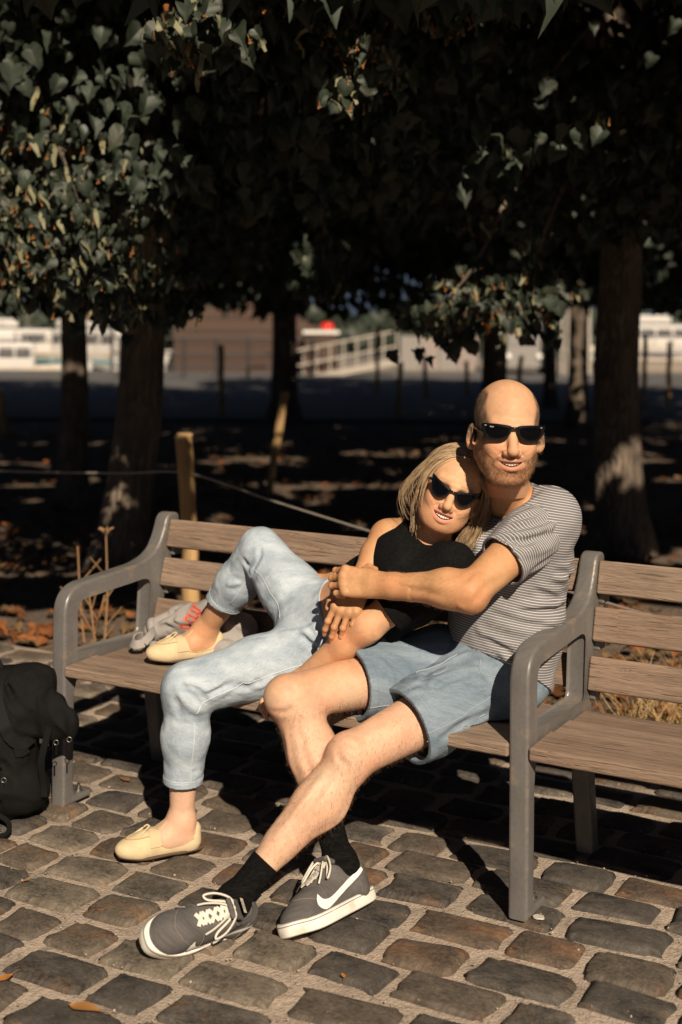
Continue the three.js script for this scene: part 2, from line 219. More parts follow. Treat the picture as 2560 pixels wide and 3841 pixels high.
// loose grit lying in the joints and on the stones
{ const r = mulberry(33), n = 2600, m = new THREE.InstancedMesh(new THREE.IcosahedronGeometry(1, 0), std({ roughness: 0.9 }), n), M = new THREE.Matrix4(), q = new THREE.Quaternion(), c = new THREE.Color();
  for (let i = 0; i < n; i++) { const x = -1 + r() * 3.6, z = -1.2 + r() * 2.6, s = 0.0012 + 0.0035 * r() * r(); M.compose(V(x, -0.004 + s * 0.4, z), q.setFromEuler(new THREE.Euler(r() * 6, r() * 6, r() * 6)), V(s, s * 0.7, s)); m.setMatrixAt(i, M); const b = 0.12 + 0.35 * r(); m.setColorAt(i, c.setRGB(b, b * 0.82, b * 0.62)); }
  m.name = 'grit'; m.castShadow = m.receiveShadow = true; scene.add(m); tag(m, 'fine pale grit strewn over the setts', 'grit', null, 'stuff'); }

// ================= BENCH =================
const woodTex = (seed, tone) => dataTex(1024, 128, (u, v) => { // u along the grain
  const wob = 0.09 * tfbm(u, v, 3, seed, 3), ring = Math.sin((v * 9 + wob * 14 + 0.9 * tnoise(u, v * 0.5, 3, seed + 3)) * 6.283), fine = vnoise(u * 46 + seed, v * 150 + wob * 90, seed), fine2 = vnoise(u * 90, v * 380, seed + 2), crack = 0.75 * sstep(0.58, 0.8, vnoise(u * 9 + seed * 3, v * 95 + wob * 130, seed + 7)), blot = tfbm(u, v, 5, seed + 20, 3);
  const b = (1 + 0.09 * ring + 0.17 * fine + 0.09 * fine2 + blot * 0.3) * (1 - 0.72 * crack); return [tone[0] * b, tone[1] * b, tone[2] * b];
});
const woodBump = gray(1024, 128, (u, v) => { const wob = 0.09 * tfbm(u, v, 3, 71, 3); return 0.55 + 0.2 * vnoise(u * 46 + 71, v * 150 + wob * 90, 71) - 0.4 * sstep(0.58, 0.8, vnoise(u * 9 + 213, v * 95 + wob * 130, 78)); });
const woodMats = [[71, [0.215, 0.148, 0.104]], [82, [0.228, 0.162, 0.116]], [93, [0.195, 0.133, 0.093]]].map(([s, t]) => std({ map: woodTex(s, t), bumpMap: woodBump, bumpScale: 0.0035, roughness: 0.78 }));
const metalMap = dataTex(256, 256, (u, v) => { const n = tfbm(u, v, 5, 101, 4), s = tnoise(u, v, 90, 103); const b = 0.14 + 0.025 * n + 0.012 * s; const rub = sstep(0.28, 0.5, tfbm(u, v, 8, 107, 4)) * 0.35; return [b * (1 + rub * 0.9), b * (0.95 + rub * 0.45), b * 0.9]; });
const benchMetal = std({ map: metalMap, metalness: 0.1, roughness: 0.45, roughnessMap: gray(128, 128, (u, v) => 0.9 + 0.3 * tfbm(u, v, 6, 111, 3)), bumpMap: gray(128, 128, (u, v) => 0.5 + 0.3 * tfbm(u, v, 20, 113, 3)), bumpScale: 0.0006 });
const bench = thing('park_bench', 'long weathered slatted wooden park bench with grey metal armrests', 'bench');
const BL = 1.503;
function frameGeo() {
  const s = new THREE.Shape(); // x: backwards, y: height
  s.moveTo(-0.024, 0.004); s.lineTo(-0.024, 0.575); s.quadraticCurveTo(-0.024, 0.668, 0.066, 0.676); s.lineTo(0.3, 0.69); s.quadraticCurveTo(0.395, 0.697, 0.432, 0.735); s.quadraticCurveTo(0.455, 0.76, 0.472, 0.806); s.quadraticCurveTo(0.482, 0.84, 0.512, 0.84); s.lineTo(0.53, 0.838); s.quadraticCurveTo(0.552, 0.835, 0.548, 0.808);
  s.lineTo(0.498, 0.66); s.quadraticCurveTo(0.462, 0.55, 0.446, 0.44); s.lineTo(0.452, 0.38); s.lineTo(0.515, 0.004); s.lineTo(0.462, 0.004); s.lineTo(0.4, 0.372); s.quadraticCurveTo(0.396, 0.394, 0.37, 0.396); s.lineTo(0.07, 0.408); s.quadraticCurveTo(0.03, 0.4, 0.024, 0.32); s.lineTo(0.022, 0.05); s.quadraticCurveTo(0.024, 0.03, 0.045, 0.026); s.lineTo(0.1, 0.022); s.lineTo(0.104, 0.004); s.closePath();
  const h = new THREE.Path(); h.moveTo(0.026, 0.47); h.lineTo(0.026, 0.575); h.quadraticCurveTo(0.026, 0.628, 0.072, 0.632); h.lineTo(0.33, 0.646); h.quadraticCurveTo(0.395, 0.652, 0.398, 0.618); h.lineTo(0.388, 0.476); h.quadraticCurveTo(0.385, 0.45, 0.36, 0.448); h.lineTo(0.05, 0.456); h.quadraticCurveTo(0.026, 0.458, 0.026, 0.47); s.holes.push(h);
  const g = new THREE.ExtrudeGeometry(s, { depth: 0.034, bevelEnabled: true, bevelThickness: 0.009, bevelSize: 0.008, bevelOffset: -0.008, bevelSegments: 4, curveSegments: 10 });
  g.translate(0, 0, -0.017).rotateY(Math.PI / 2); // shape x -> -z, extrusion -> x
  return setUV(toCreasedNormals(g, 0.6), (x, y, z) => [z * 2 + x * 3, y * 2]);
}
{
  const g = frameGeo(); for (let i = 0; i < 3; i++) { const m = part('end_frame', g, benchMetal, bench); m.position.x = i * BL; 
    const foot = part('bolt', [new THREE.CylinderGeometry(0.009, 0.009, 0.012, 6).translate(0, 0.032, -0.07), new THREE.CylinderGeometry(0.006, 0.005, 0.01, 8).translate(0, 0.042, -0.07), new THREE.CylinderGeometry(0.013, 0.013, 0.003, 12).translate(0, 0.026, -0.07)], std({ color: lin(0.3, 0.29, 0.27), metalness: 0.9, roughness: 0.35 }), m); foot.position.set(0.002, 0, 0); }
  const board = (len, w, th, seedU) => { const b = new RoundedBoxGeometry(len, w, th, 3, Math.min(w, th) * 0.22); const p = b.attributes.position; return setUV(b, (x, y, z) => [(x + seedU) / 1.1, (y + z * 1.0) / 0.16 + seedU]); };
  const rows = [[0.818, 0.725, 0.507], [0.6945, 0.6004, 0.4725], [0.5652, 0.4725, 0.4355]];
  for (let s = 0; s < 2; s++) {
    const x0 = s * BL + 0.027, len = s ? 1.3 : BL - 0.054;
    rows.forEach(([t, b, v], i) => { const m = part('backrest_slat', board(len, t - b, 0.03, s * 0.37 + i * 0.21), woodMats[(i + s) % 3], bench); m.position.set(x0 + len / 2, (t + b) / 2, -(v - 0.012)); m.rotation.x = -0.27; });
    [[-0.028, 0.118, 0.438], [0.127, 0.253, 0.434], [0.262, 0.384, 0.428]].forEach(([a, b, h], i) => { const m = part('seat_board', board(len, b - a, 0.034, s * 0.5 + i * 0.3 + 0.1), woodMats[(i + 2 * s + 1) % 3], bench); m.position.set(x0 + len / 2, h - 0.017, -(a + b) / 2); m.rotation.x = -Math.PI / 2 + 0.012 + (i === 0 ? 0.03 : 0); });
    for (const fx of [x0, x0 + len]) { if (fx > 2.5) continue; const side = fx === x0 ? 1 : -1; rows.forEach(([t, b, v]) => part('slat_bracket', box(0.02, 0.03, 0.05, fx + side * 0.006, b - 0.012, -(v + 0.012), 0.006), benchMetal, bench)); }
  }
}

const EYE = V(2.735, 0, 3.044); // where the lateral and depth measures of the plot start
const plot = (lat, dep, h = 0) => V(EYE.x + 0.8657 * lat - 0.5005 * dep, h, EYE.z - 0.5005 * lat - 0.8657 * dep);
const bg = (px, py, dep) => plot((px - 784) * dep / 3002.7, dep, 1.457 - (py - 761) * dep / 3002.7);

// ================= PEOPLE =================
// a crease in cloth: points (across, down, depth) of the plot laid onto a field
const crease = (F, pts, w, h) => ({ p: onto(F, curve(pts.map(([a, b, c]) => bg(a, b, c)), 14), 0), w, h });
const MJ = { pel: V(1.328, 0.531, -0.255), waist: V(1.343, 0.655, -0.264), chest: V(1.350, 0.849, -0.280), ucl: V(1.331, 0.958, -0.303), neck: V(1.369, 1.030, -0.209), head: V(1.430, 1.194, -0.060), shL: V(1.486, 0.967, -0.231), elL: V(1.374, 0.803, 0.041), wrL: V(1.120, 0.802, 0.067), knkL: V(1.052, 0.807, 0.089), shR: V(1.144, 0.916, -0.380), elR: V(1.058, 0.892, -0.122), wrR: V(1.043, 0.789, 0.013), knkR: V(1.028, 0.723, 0.057), hipL: V(1.309, 0.506, -0.198), knL: V(1.120, 0.390, 0.177), ankL: V(0.904, 0.093, 0.406), hipR: V(1.172, 0.537, -0.211), knR: V(0.940, 0.513, 0.188), ankR: V(1.073, 0.133, 0.158) };
const WJ = { head: V(1.250, 1.026, -0.106), neck: V(1.182, 0.888, -0.125), ucl: V(1.153, 0.843, -0.143), chest: V(1.125, 0.806, -0.115), waist: V(1.005, 0.701, -0.115), pel: V(0.843, 0.598, -0.160), shL: V(1.270, 0.842, -0.083), elL: V(1.070, 0.678, 0.021), wrL: V(0.863, 0.506, 0.031), shR: V(1.082, 0.842, -0.159), elR: V(0.917, 0.734, -0.203), wrR: V(0.734, 0.718, -0.224), hipL: V(0.853, 0.559, -0.143), knL: V(0.561, 0.465, 0.119), ankL: V(0.529, 0.087, 0.097), hipR: V(0.797, 0.607, -0.179), knR: V(0.577, 0.805, -0.214), ankR: V(0.407, 0.513, -0.272) };
const cR = V(0.866, 0, -0.5), cT = V(0.5, 0, 0.866), cU = V(0, 1, 0); // towards the right, towards the open street, up
const mix = (a, b, t) => a.clone().lerp(b, t), dirOf = (a, b) => b.clone().sub(a).normalize();
const off = (p, r, u, t) => p.clone().addScaledVector(cR, r).addScaledVector(cU, u).addScaledVector(cT, t);
const plane = (p, n) => { n = n.clone().normalize(); const c = n.dot(p); return (x, y, z) => n.x * x + n.y * y + n.z * z - c; };
// material bases
const skinBump = gray(256, 256, (u, v) => 0.5 + 0.25 * tnoise(u, v, 60, 201) + 0.25 * tnoise(u, v, 110, 203));
const skinMat = new THREE.MeshPhysicalMaterial({ vertexColors: true, roughness: 0.52, specularIntensity: 0.5, bumpMap: skinBump, bumpScale: 0.0005, side: THREE.DoubleSide });
const skinTone = (x, y, z, base, s = 1) => { const m = 1 + 0.13 * fbm(x * 22, y * 22, z * 22, 3) + 0.08 * vnoise(x * 150, y * 150, z * 150), r = 0.14 * fbm(x * 11 + 5, y * 11, z * 11, 2) * s; return [base[0] * m * (1 + r * 0.5), base[1] * m * (1 - r), base[2] * m * (1 - r * 1.3)]; };

// a hand: palm and five jointed fingers as tapered capsules
function handPrims({ wrist, fwd, back, thumb, curls, size = 1, thumbPath, spread = 0 }) {
  fwd = fwd.clone().normalize(); back = back.clone().addScaledVector(fwd, -back.dot(fwd)).normalize(); const side = fwd.clone().cross(back).multiplyScalar(thumb); // towards the thumb
  const P = (f, s, b) => wrist.clone().addScaledVector(fwd, f * size).addScaledVector(side, s * size).addScaledVector(back, b * size), pr = [];
  const K = [[0.086, 0.031], [0.09, 0.0105], [0.086, -0.0105], [0.077, -0.0305]], len = [[0.043, 0.026, 0.02], [0.047, 0.03, 0.021], [0.044, 0.028, 0.021], [0.034, 0.02, 0.019]], rad = [[0.0094, 0.0082, 0.0071, 0.006], [0.0094, 0.0082, 0.0071, 0.006], [0.0088, 0.0078, 0.0069, 0.0058], [0.008, 0.007, 0.0062, 0.0052]];
  K.forEach(([f, s], i) => pr.push(cap(P(-0.012, s * 0.55, 0), P(f, s, 0.001), 0.0155 * size, 0.0118 * size, 0.02 * size)));
  pr.push(cap(P(0.02, 0.02, -0.008), P(0.06, 0.018, -0.008), 0.015 * size, 0.013 * size, 0.02), cap(P(0.02, -0.018, -0.007), P(0.055, -0.022, -0.007), 0.013 * size, 0.012 * size, 0.02));
  const joints = [];
  K.forEach(([f, s], i) => { let p = P(f, s, 0.001), a = 0; const sp = spread * (1.5 - i); const chain = [p];
    pr.push(ell(P(f - 0.002, s, 0.006), [0.01 * size, 0.009 * size, 0.01 * size], 0.006));
    for (let k = 0; k < 3; k++) { a += curls[i][k]; const d = fwd.clone().multiplyScalar(Math.cos(a)).addScaledVector(back, -Math.sin(a)).addScaledVector(side, sp).normalize(), q = p.clone().addScaledVector(d, len[i][k] * size); pr.push(cap(p, q, rad[i][k] * size, rad[i][k + 1] * size, k ? 0.003 : 0.007)); if (k < 2) pr.push(ell(q.clone().addScaledVector(back, 0.0012), [rad[i][k + 1] * 1.1 * size, rad[i][k + 1] * 1.08 * size, rad[i][k + 1] * 1.1 * size], 0.004)); p = q; chain.push(q); } joints.push(chain); });
  const T = thumbPath.map(([f, s, b]) => P(f, s, b)), tr = [0.017, 0.0125, 0.0108, 0.0085]; for (let k = 0; k < 3; k++) pr.push(cap(T[k], T[k + 1], tr[k] * size, tr[k + 1] * size, k ? 0.004 : 0.014));
  return { prims: pr, joints, T, P, back, side };
}
// short hairs standing on sampled points of a surface: samples of [point, normal], lying over towards lean
const hairGeo = new THREE.ConeGeometry(1, 1, 3, 2, true).translate(0, 0.5, 0);
function fuzz(name, parent, samples, n, len, rad, color, lean, seed) {
  const r = mulberry(seed), m = new THREE.InstancedMesh(hairGeo, std({ color: lin(...color), roughness: 0.6 }), n), M = new THREE.Matrix4(), up = V(0, 1, 0), q = new THREE.Quaternion();
  for (let i = 0; i < n; i++) { const [p, nn] = samples[Math.floor(r() * samples.length)], d = nn.clone().multiplyScalar(0.55).add(lean).add(V(r() - 0.5, r() - 0.5, r() - 0.5).multiplyScalar(0.8)).normalize(); M.compose(p.clone().add(V(r() - 0.5, r() - 0.5, r() - 0.5).multiplyScalar(0.005)).addScaledVector(nn, -0.001), q.setFromUnitVectors(up, d), V(rad, len * (0.5 + 0.8 * r()), rad)); m.setMatrixAt(i, M); }
  m.name = name; m.castShadow = m.receiveShadow = true; m.userData.kind = 'stuff'; parent.add(m); return m;
}
// a head: local axes x = towards the photograph's right, y = up, z = out of the face
function headField(h) {
  const pr = [], w = h.w, mirror = (fn) => { fn(1); fn(-1); };
  pr.push(ell([0, 0.038, -0.022], [0.079 * w, 0.096, 0.099], 0.02), ell([0, 0.045, 0.018], [0.071 * w, 0.07, 0.066], 0.03), ell([0, 0.064, -0.016], [0.0745 * w, 0.066, 0.086], 0.03));
  pr.push(ell([0, -0.012, 0.022], [0.066 * w, 0.072, 0.068], 0.03)); // mid face
  pr.push(cap([0, -0.05, 0.03], [0, -0.088 + h.cy, 0.043], 0.05 * h.jaw, 0.029 * h.jaw, 0.03)); // jaw
  mirror((s) => pr.push(ell([s * 0.04 * w, -0.052, 0.03], [0.027 * h.jaw, 0.037, 0.037], 0.03)));
  pr.push(ell([0, -0.1 + h.cy, 0.062], [0.021 * h.chin, 0.017, 0.017], 0.02));
  mirror((s) => { pr.push(cap([s * 0.055 * w * h.jaw, -0.045, -0.012], [s * 0.026 * h.chin, -0.095 + h.cy, 0.047], 0.024, 0.018, 0.035)); pr.push(ell([s * 0.04 * w, -0.022, 0.062], [0.024, 0.022, 0.024], 0.022)); pr.push(cap([s * 0.012, 0.026, 0.088], [s * 0.045 * w, 0.03, 0.07], 0.009, 0.009, 0.018)); });
  mirror((s) => pr.push(carve(ell([s * 0.031, 0.006, 0.092], [0.019, 0.013, 0.013], 0.014))));
  mirror((s) => pr.push(ell([s * 0.031, 0.004, 0.071], [0.014, 0.0125, 0.0125], 0.006))); // lids
  pr.push(cap([0, 0.016, 0.083], [0, -0.028, 0.107], 0.009, 0.0125 * h.nose, 0.012), ell([0, -0.034, 0.108], [0.0138 * h.nose, 0.0115, 0.0125], 0.008));
  mirror((s) => pr.push(ell([s * 0.0145 * h.nose, -0.0385, 0.095], [0.0092 * h.nose, 0.0085, 0.0115], 0.006), carve(ell([s * 0.0065, -0.0455, 0.1], [0.0038, 0.003, 0.0055], 0.002))));
  // mouth region pushed forward, lips, an opening with room for the teeth
  const my = h.my, mw = h.mw; pr.push(ell([0, my + 0.001, 0.066], [mw * 1.08, 0.025, 0.025], 0.022));
  const lip = (t, up) => { const x = t * mw, curveUp = h.smile * t * t; return [x, my + curveUp + (up ? h.open * 0.5 * (1 - t * t) + 0.0032 : -h.open * 0.62 * (1 - t * t) - 0.0042), 0.0905 - 0.019 * t * t + (up ? 0 : -0.002)]; };
  for (const up of [true, false]) for (let i = -4; i < 4; i++) pr.push(cap(lip(i / 4, up), lip((i + 1) / 4, up), (up ? 0.003 * h.lip : 0.0048 * h.lip) * (1 - 0.55 * (i / 4) ** 2) + 0.001, (up ? 0.003 * h.lip : 0.0048 * h.lip) * (1 - 0.55 * ((i + 1) / 4) ** 2) + 0.001, 0.006));
  const hole = (x, y, z) => { const t = x / mw; if (Math.abs(t) > 1.05) return Math.abs(x) - mw + 0.004; const c = my + h.smile * t * t, ht = h.open * 0.5 * Math.max(0.04, 1 - t * t); return Math.max(Math.abs(y - c + h.open * 0.05) - ht, Math.abs(z - 0.088 + 0.02 * t * t) - 0.022, Math.abs(x) - mw * 0.98); };
  pr.push({ f: hole, k: 0.003, sub: true });
  // ears
  mirror((s) => { const ex = s * (0.0845 * w + h.ear), q = [0.05, s * 0.42, s * 0.1]; pr.push(ell([ex, -0.006, -0.012], [0.0085, 0.032, 0.0195], 0.006, q)); pr.push(ell([ex - s * 0.003, -0.03, -0.006], [0.007, 0.011, 0.009], 0.006, q)); pr.push(carve(ell([ex + s * 0.005, -0.002, 0.001], [0.006, 0.02, 0.009], 0.004, q))); });
  if (h.neck) pr.push(cap([0, -0.04, -0.032], h.neck, h.neckR, h.neckR * 1.03, 0.03));
  const folds = []; mirror((s) => { folds.push([[s * 0.02, -0.036, 0.092], [s * (mw + 0.011), my + h.smile + 0.004, 0.068], 0.0045, -0.0024 * h.fold]); folds.push([[s * 0.036, -0.03, 0.08], [s * (mw + 0.016), my + h.smile + 0.008, 0.066], 0.011, 0.0042 * h.fold]); folds.push([[s * 0.006, 0.02, 0.095], [s * 0.005, 0.036, 0.095], 0.0022, -0.0013]); });
  folds.push([[-0.013, my - 0.021, 0.08], [0.013, my - 0.021, 0.08], 0.005, -0.0022]);
  return field(pr, folds);
}
function teethGeo(h) { const g = []; for (let i = -4; i < 4; i++) { const t = (i + 0.5) / 4.9, x = t * h.mw, wd = h.mw / 4.9 * 0.95, ht = h.open * (0.82 - 0.45 * t * t) * (Math.abs(i + 0.5) < 1 ? 1.06 : 1); const b = new RoundedBoxGeometry(wd, ht, 0.006, 2, 0.0014); b.rotateY(t * 0.55); b.translate(x, h.my + h.smile * t * t + h.open * (0.46 - 0.12 * t * t) - ht / 2 + 0.0006, 0.0825 - 0.015 * t * t); g.push(b); } return g; }
const basis = (pos, roll, yaw, pitch, face = cT) => { // roll turns the crown to the photograph's right, yaw the face to the right, pitch the face up
  const z = face.clone().multiplyScalar(Math.cos(yaw)).addScaledVector(cR, Math.sin(yaw)).multiplyScalar(Math.cos(pitch)).addScaledVector(cU, Math.sin(pitch)).normalize(); let y = cU.clone().multiplyScalar(Math.cos(roll)).addScaledVector(cR, Math.sin(roll)); y.addScaledVector(z, -y.dot(z)).normalize(); const x = y.clone().cross(z); return new THREE.Matrix4().makeBasis(x, y, z).setPosition(pos); };
function joined(geos) { return mergeGeometries(geos.map((g) => { const q = g.index ? g.toNonIndexed() : g; for (const k of Object.keys(q.attributes)) if (!['position', 'normal', 'color', 'uv'].includes(k)) q.deleteAttribute(k); return q; })); }
const skinUV = (g) => setUV(g, (x, y, z) => [(x + z * 0.6) / 0.12, (y + z * 0.35) / 0.12]);

// ----- fabrics -----
const matt = (o) => new THREE.MeshPhysicalMaterial({ roughness: 0.95, specularIntensity: 0.2, side: THREE.DoubleSide, ...o });
const denim = (base, wear, seed) => dataTex(512, 512, (u, v) => { const tw = Math.sin((u * 190 + v * 190) * 6.283) * 0.05, n = tfbm(u, v, 8, seed, 5), g = tnoise(u, v, 170, seed + 1), sl = vnoise(u * 200, v * 26, seed); const t = clamp(0.42 + n * 0.75 + g * 0.18 + sl * 0.14 + tw); return [0, 1, 2].map((i) => lerp(base[i], wear[i], t)); });
const weave = gray(256, 256, (u, v) => 0.5 + 0.25 * Math.sin((u + v) * 80 * 6.283) + 0.25 * tnoise(u, v, 90, 301));
const jeansMat = std({ map: denim([0.26, 0.325, 0.385], [0.47, 0.535, 0.59], 311), bumpMap: weave, bumpScale: 0.0008, roughness: 0.9 });
const shortsMat = std({ map: denim([0.115, 0.16, 0.205], [0.24, 0.3, 0.355], 321), bumpMap: weave, bumpScale: 0.0009, roughness: 0.9 });
const seamJeans = std({ color: lin(0.5, 0.56, 0.6), roughness: 0.9 }), seamShorts = std({ color: lin(0.27, 0.31, 0.34), roughness: 0.9 });
const blackKnit = matt({ map: dataTex(128, 128, (u, v) => { const b = 0.006 + 0.002 * tnoise(u, v, 60, 331) + 0.002 * tfbm(u, v, 6, 333, 3); return [b, b, b * 1.04]; }), bumpMap: weave, bumpScale: 0.0006, roughness: 0.95 });
const sockMat = matt({ map: dataTex(128, 128, (u, v) => { const b = 0.004 + 0.003 * (0.5 + 0.5 * Math.sin(u * 40 * 6.283)) + 0.003 * tnoise(u, v, 50, 335); return [b, b, b]; }), roughness: 1 });
const stripeTex = dataTex(64, 512, (u, v) => { const s = (v * 8) % 1, w = sstep(0.0, 0.05, s) * (1 - sstep(0.18, 0.24, s)), n = 0.06 * vnoise(u * 30, v * 200, 3); return [0, 1, 2].map((i) => lerp([0.15, 0.147, 0.156][i], [0.64, 0.62, 0.6][i], w) * (1 + n)); });
const shirtMat = std({ map: stripeTex, roughness: 0.92, bumpMap: weave, bumpScale: 0.0004 });

// ----- sunglasses, in head axes -----
const frameMat = new THREE.MeshPhysicalMaterial({ color: lin(0.003, 0.003, 0.0035), roughness: 0.22, clearcoat: 0.4, clearcoatRoughness: 0.1, side: THREE.DoubleSide });
function glasses(parent, M, o) {
  const g = new THREE.Group(); g.name = 'sunglasses'; parent.add(g);
  const bend = (geo) => { const p = geo.attributes.position; for (let i = 0; i < p.count; i++) { const x = p.getX(i); p.setZ(i, p.getZ(i) + o.z - o.bend * x * x + (o.tilt || 0) * p.getY(i)); p.setY(i, p.getY(i) + o.y); } geo.computeVertexNormals(); return geo.applyMatrix4(M); };
  const loopOf = (P, s) => new THREE.CatmullRomCurve3(P.map(([x, y]) => V(s * x, y, 0)), true, 'centripetal', 0.5).getPoints(P.length * 5 - 1);
  for (const s of [1, -1]) {
    const a = loopOf(o.outer, s), b = loopOf(o.lens, s), n = a.length, pos = [], idx = []; // rim: outer and inner loops, front and back
    for (const [loop, z] of [[a, 0.0022], [b, 0.003], [b, -0.0022], [a, -0.0022]]) for (const p of loop) pos.push(p.x, p.y, z);
    for (let r = 0; r < 4; r++) for (let i = 0; i < n; i++) { const A = r * n + i, B = r * n + (i + 1) % n, C = ((r + 1) % 4) * n + i, D = ((r + 1) % 4) * n + (i + 1) % n; idx.push(A, C, B, B, C, D); }
    const rg = new THREE.BufferGeometry(); rg.setAttribute('position', new THREE.Float32BufferAttribute(pos, 3)); rg.setIndex(idx); part('rim', bend(rg.toNonIndexed()), frameMat, g);
    const lp = [], li = []; const m = b.reduce((q, p) => q.add(p.clone()), V(0, 0, 0)).multiplyScalar(1 / n); lp.push(m.x, m.y, 0.0018); for (const k of [0.5, 1.01]) for (const p of b) lp.push(lerp(m.x, p.x, k), lerp(m.y, p.y, k), 0.0018 - 0.0014 * k * k + 0.0008); for (let i = 0; i < n; i++) { li.push(0, 1 + i, 1 + (i + 1) % n, 1 + i, 1 + n + i, 1 + (i + 1) % n, 1 + (i + 1) % n, 1 + n + i, 1 + n + (i + 1) % n); }
    const lg = new THREE.BufferGeometry(); lg.setAttribute('position', new THREE.Float32BufferAttribute(lp, 3)); lg.setIndex(li); part('lens', bend(lg), lensMat, g);
    const hx = o.outer.reduce((q, p) => Math.max(q, p[0]), 0) - 0.002, hz = o.z - o.bend * hx * hx; const ty = o.templeY; part('temple', tube(curve([[s * (hx - 0.002), ty, hz - 0.001], [s * (hx + 0.003), ty, hz - 0.012], [s * o.templeX, ty + 0.001, 0.02], [s * (o.templeX + 0.001), ty - 0.001, -0.015], [s * (o.templeX - 0.001), ty - 0.018, -0.034]], 20), (t) => 0.0042 - 0.0012 * t, 6).applyMatrix4(M), frameMat, g);
    if (o.mark) part('hinge_pin', bend(new THREE.CapsuleGeometry(0.0009, 0.003, 2, 6).rotateZ(Math.PI / 2 + s * 0.15).translate(s * (hx - 0.0065), 0.0145, 0.004)), whiteMetal, g);
  }
  const nx = o.outer[0][0] + 0.001, ny = o.outer[0][1] - 0.004; part('bridge', bend(tube(curve([[-nx - 0.002, ny, 0], [-nx * 0.5, ny + 0.0005, 0.002], [0, ny + 0.0008, 0.003], [nx * 0.5, ny + 0.0005, 0.002], [nx + 0.002, ny, 0]], 14), (t) => 0.0042 - 0.0012 * Math.sin(t * 3.1416), 8)), frameMat, g);
  if (o.mark) part('lens_script', bend(tube(curve([[-0.0585, 0.0105, 0.004], [-0.057, 0.0135, 0.004], [-0.0555, 0.0105, 0.004], [-0.0535, 0.0125, 0.004], [-0.0525, 0.0105, 0.004], [-0.0505, 0.0128, 0.004], [-0.0495, 0.011, 0.004]], 24), 0.00042, 4)), whiteMetal, g);
  return g;
}
const lensMat = new THREE.MeshPhysicalMaterial({ color: lin(0.0025, 0.0025, 0.003), roughness: 0.1, specularIntensity: 0.22, side: THREE.DoubleSide });
const whiteMetal = std({ color: lin(0.75, 0.74, 0.72), metalness: 0.4, roughness: 0.3 });

// ----- shoes: local x = across, y = up, z = towards the toe -----
const suedeGrey = std({ map: dataTex(128, 128, (u, v) => { const b = 0.088 + 0.03 * tfbm(u, v, 6, 401, 4) + 0.012 * tnoise(u, v, 60, 402); return [b * 1.03, b * 0.96, b * 0.92]; }), roughness: 0.95 });
const rubberWhite = std({ map: dataTex(128, 128, (u, v) => { const b = 0.72 + 0.1 * tfbm(u, v, 5, 411, 4), d = sstep(0.15, 0.5, tfbm(u, v, 7, 413, 4)) * 0.25; return [b * (1 - d * 0.6), b * (0.95 - d * 0.8), b * (0.86 - d)]; }), roughness: 0.6 });
const whiteLeather = std({ color: lin(0.78, 0.76, 0.72), roughness: 0.5 }), laceMat = std({ color: lin(0.62, 0.58, 0.5), roughness: 0.9 }), threadMat = std({ color: lin(0.2, 0.17, 0.13), roughness: 0.9 }), liningMat = std({ color: lin(0.07, 0.065, 0.065), roughness: 1 });
const sgn = (a, e) => Math.sign(a) * Math.pow(Math.abs(a), e);
function soleGeo(L, wT, wH, y0, y1, spring, waistIn, grow = 0) { // closed slab with a footprint outline
  const N = 48, pos = [], idx = [], ring = (k, y) => { for (let i = 0; i < N; i++) { const a = i / N * Math.PI * 2, c = Math.cos(a), s = Math.sin(a), zz = s > 0 ? sgn(s, 0.9) : sgn(s, 0.8), z = zz * L / 2, t = (zz + 1) / 2, w = lerp(wH, wT, sstep(0.1, 0.75, t)) * (1 - waistIn * Math.exp(-((t - 0.42) ** 2) / 0.02)); pos.push(sgn(c, 0.72) * w / 2 * k, y + spring * sstep(0.72, 1, t) * (zz > 0 ? 1 : 0), z * (1 - (1 - k) * 0.35)); } };
  const prof = [[0.93, y0], [0.985, y0 + 0.004], [1, lerp(y0, y1, 0.4)], [0.995 + grow, y1 - 0.004], [0.97, y1], [0.5, y1 - 0.002]]; for (const [k, y] of prof) ring(k, y);
  for (let r = 0; r < prof.length - 1; r++) for (let i = 0; i < N; i++) { const a = r * N + i, b = r * N + (i + 1) % N; idx.push(a, a + N, b, b, a + N, b + N); }
  const c = pos.length / 3; pos.push(0, y0, 0); for (let i = 0; i < N; i++) idx.push(c, i, (i + 1) % N);
  const g = new THREE.BufferGeometry(); g.setAttribute('position', new THREE.Float32BufferAttribute(pos, 3)); g.setIndex(idx); g.computeVertexNormals(); return setUV(g, (x, y, z) => [z * 6 + x * 3, y * 8]);
}
function strip(rows, f, lift) { // rows of points -> a sheet laid on the field
  const n = rows.length, m = rows[0].length, pos = [], idx = []; for (const r of rows) for (const p of onto(f, r, lift)) pos.push(p.x, p.y, p.z); for (let i = 0; i < n - 1; i++) for (let j = 0; j < m - 1; j++) { const a = i * m + j; idx.push(a, a + 1, a + m, a + m, a + 1, a + m + 1); }
  const g = new THREE.BufferGeometry(); g.setAttribute('position', new THREE.Float32BufferAttribute(pos, 3)); g.setIndex(idx); g.computeVertexNormals(); return g; }
function tongueLabel() { const c = document.createElement('canvas'); c.width = 160; c.height = 96; const x = c.getContext('2d'); x.fillStyle = '#d8cdb8'; x.fillRect(0, 0, 160, 96); x.fillStyle = '#2a2624'; x.font = 'italic bold 40px sans-serif'; x.textAlign = 'center'; x.fillText('NIKE', 80, 46); x.beginPath(); x.moveTo(22, 56); x.quadraticCurveTo(14, 86, 48, 80); x.lineTo(146, 52); x.lineTo(52, 70); x.quadraticCurveTo(26, 76, 22, 56); x.fill(); const t = new THREE.CanvasTexture(c); t.colorSpace = THREE.SRGBColorSpace; return t; }
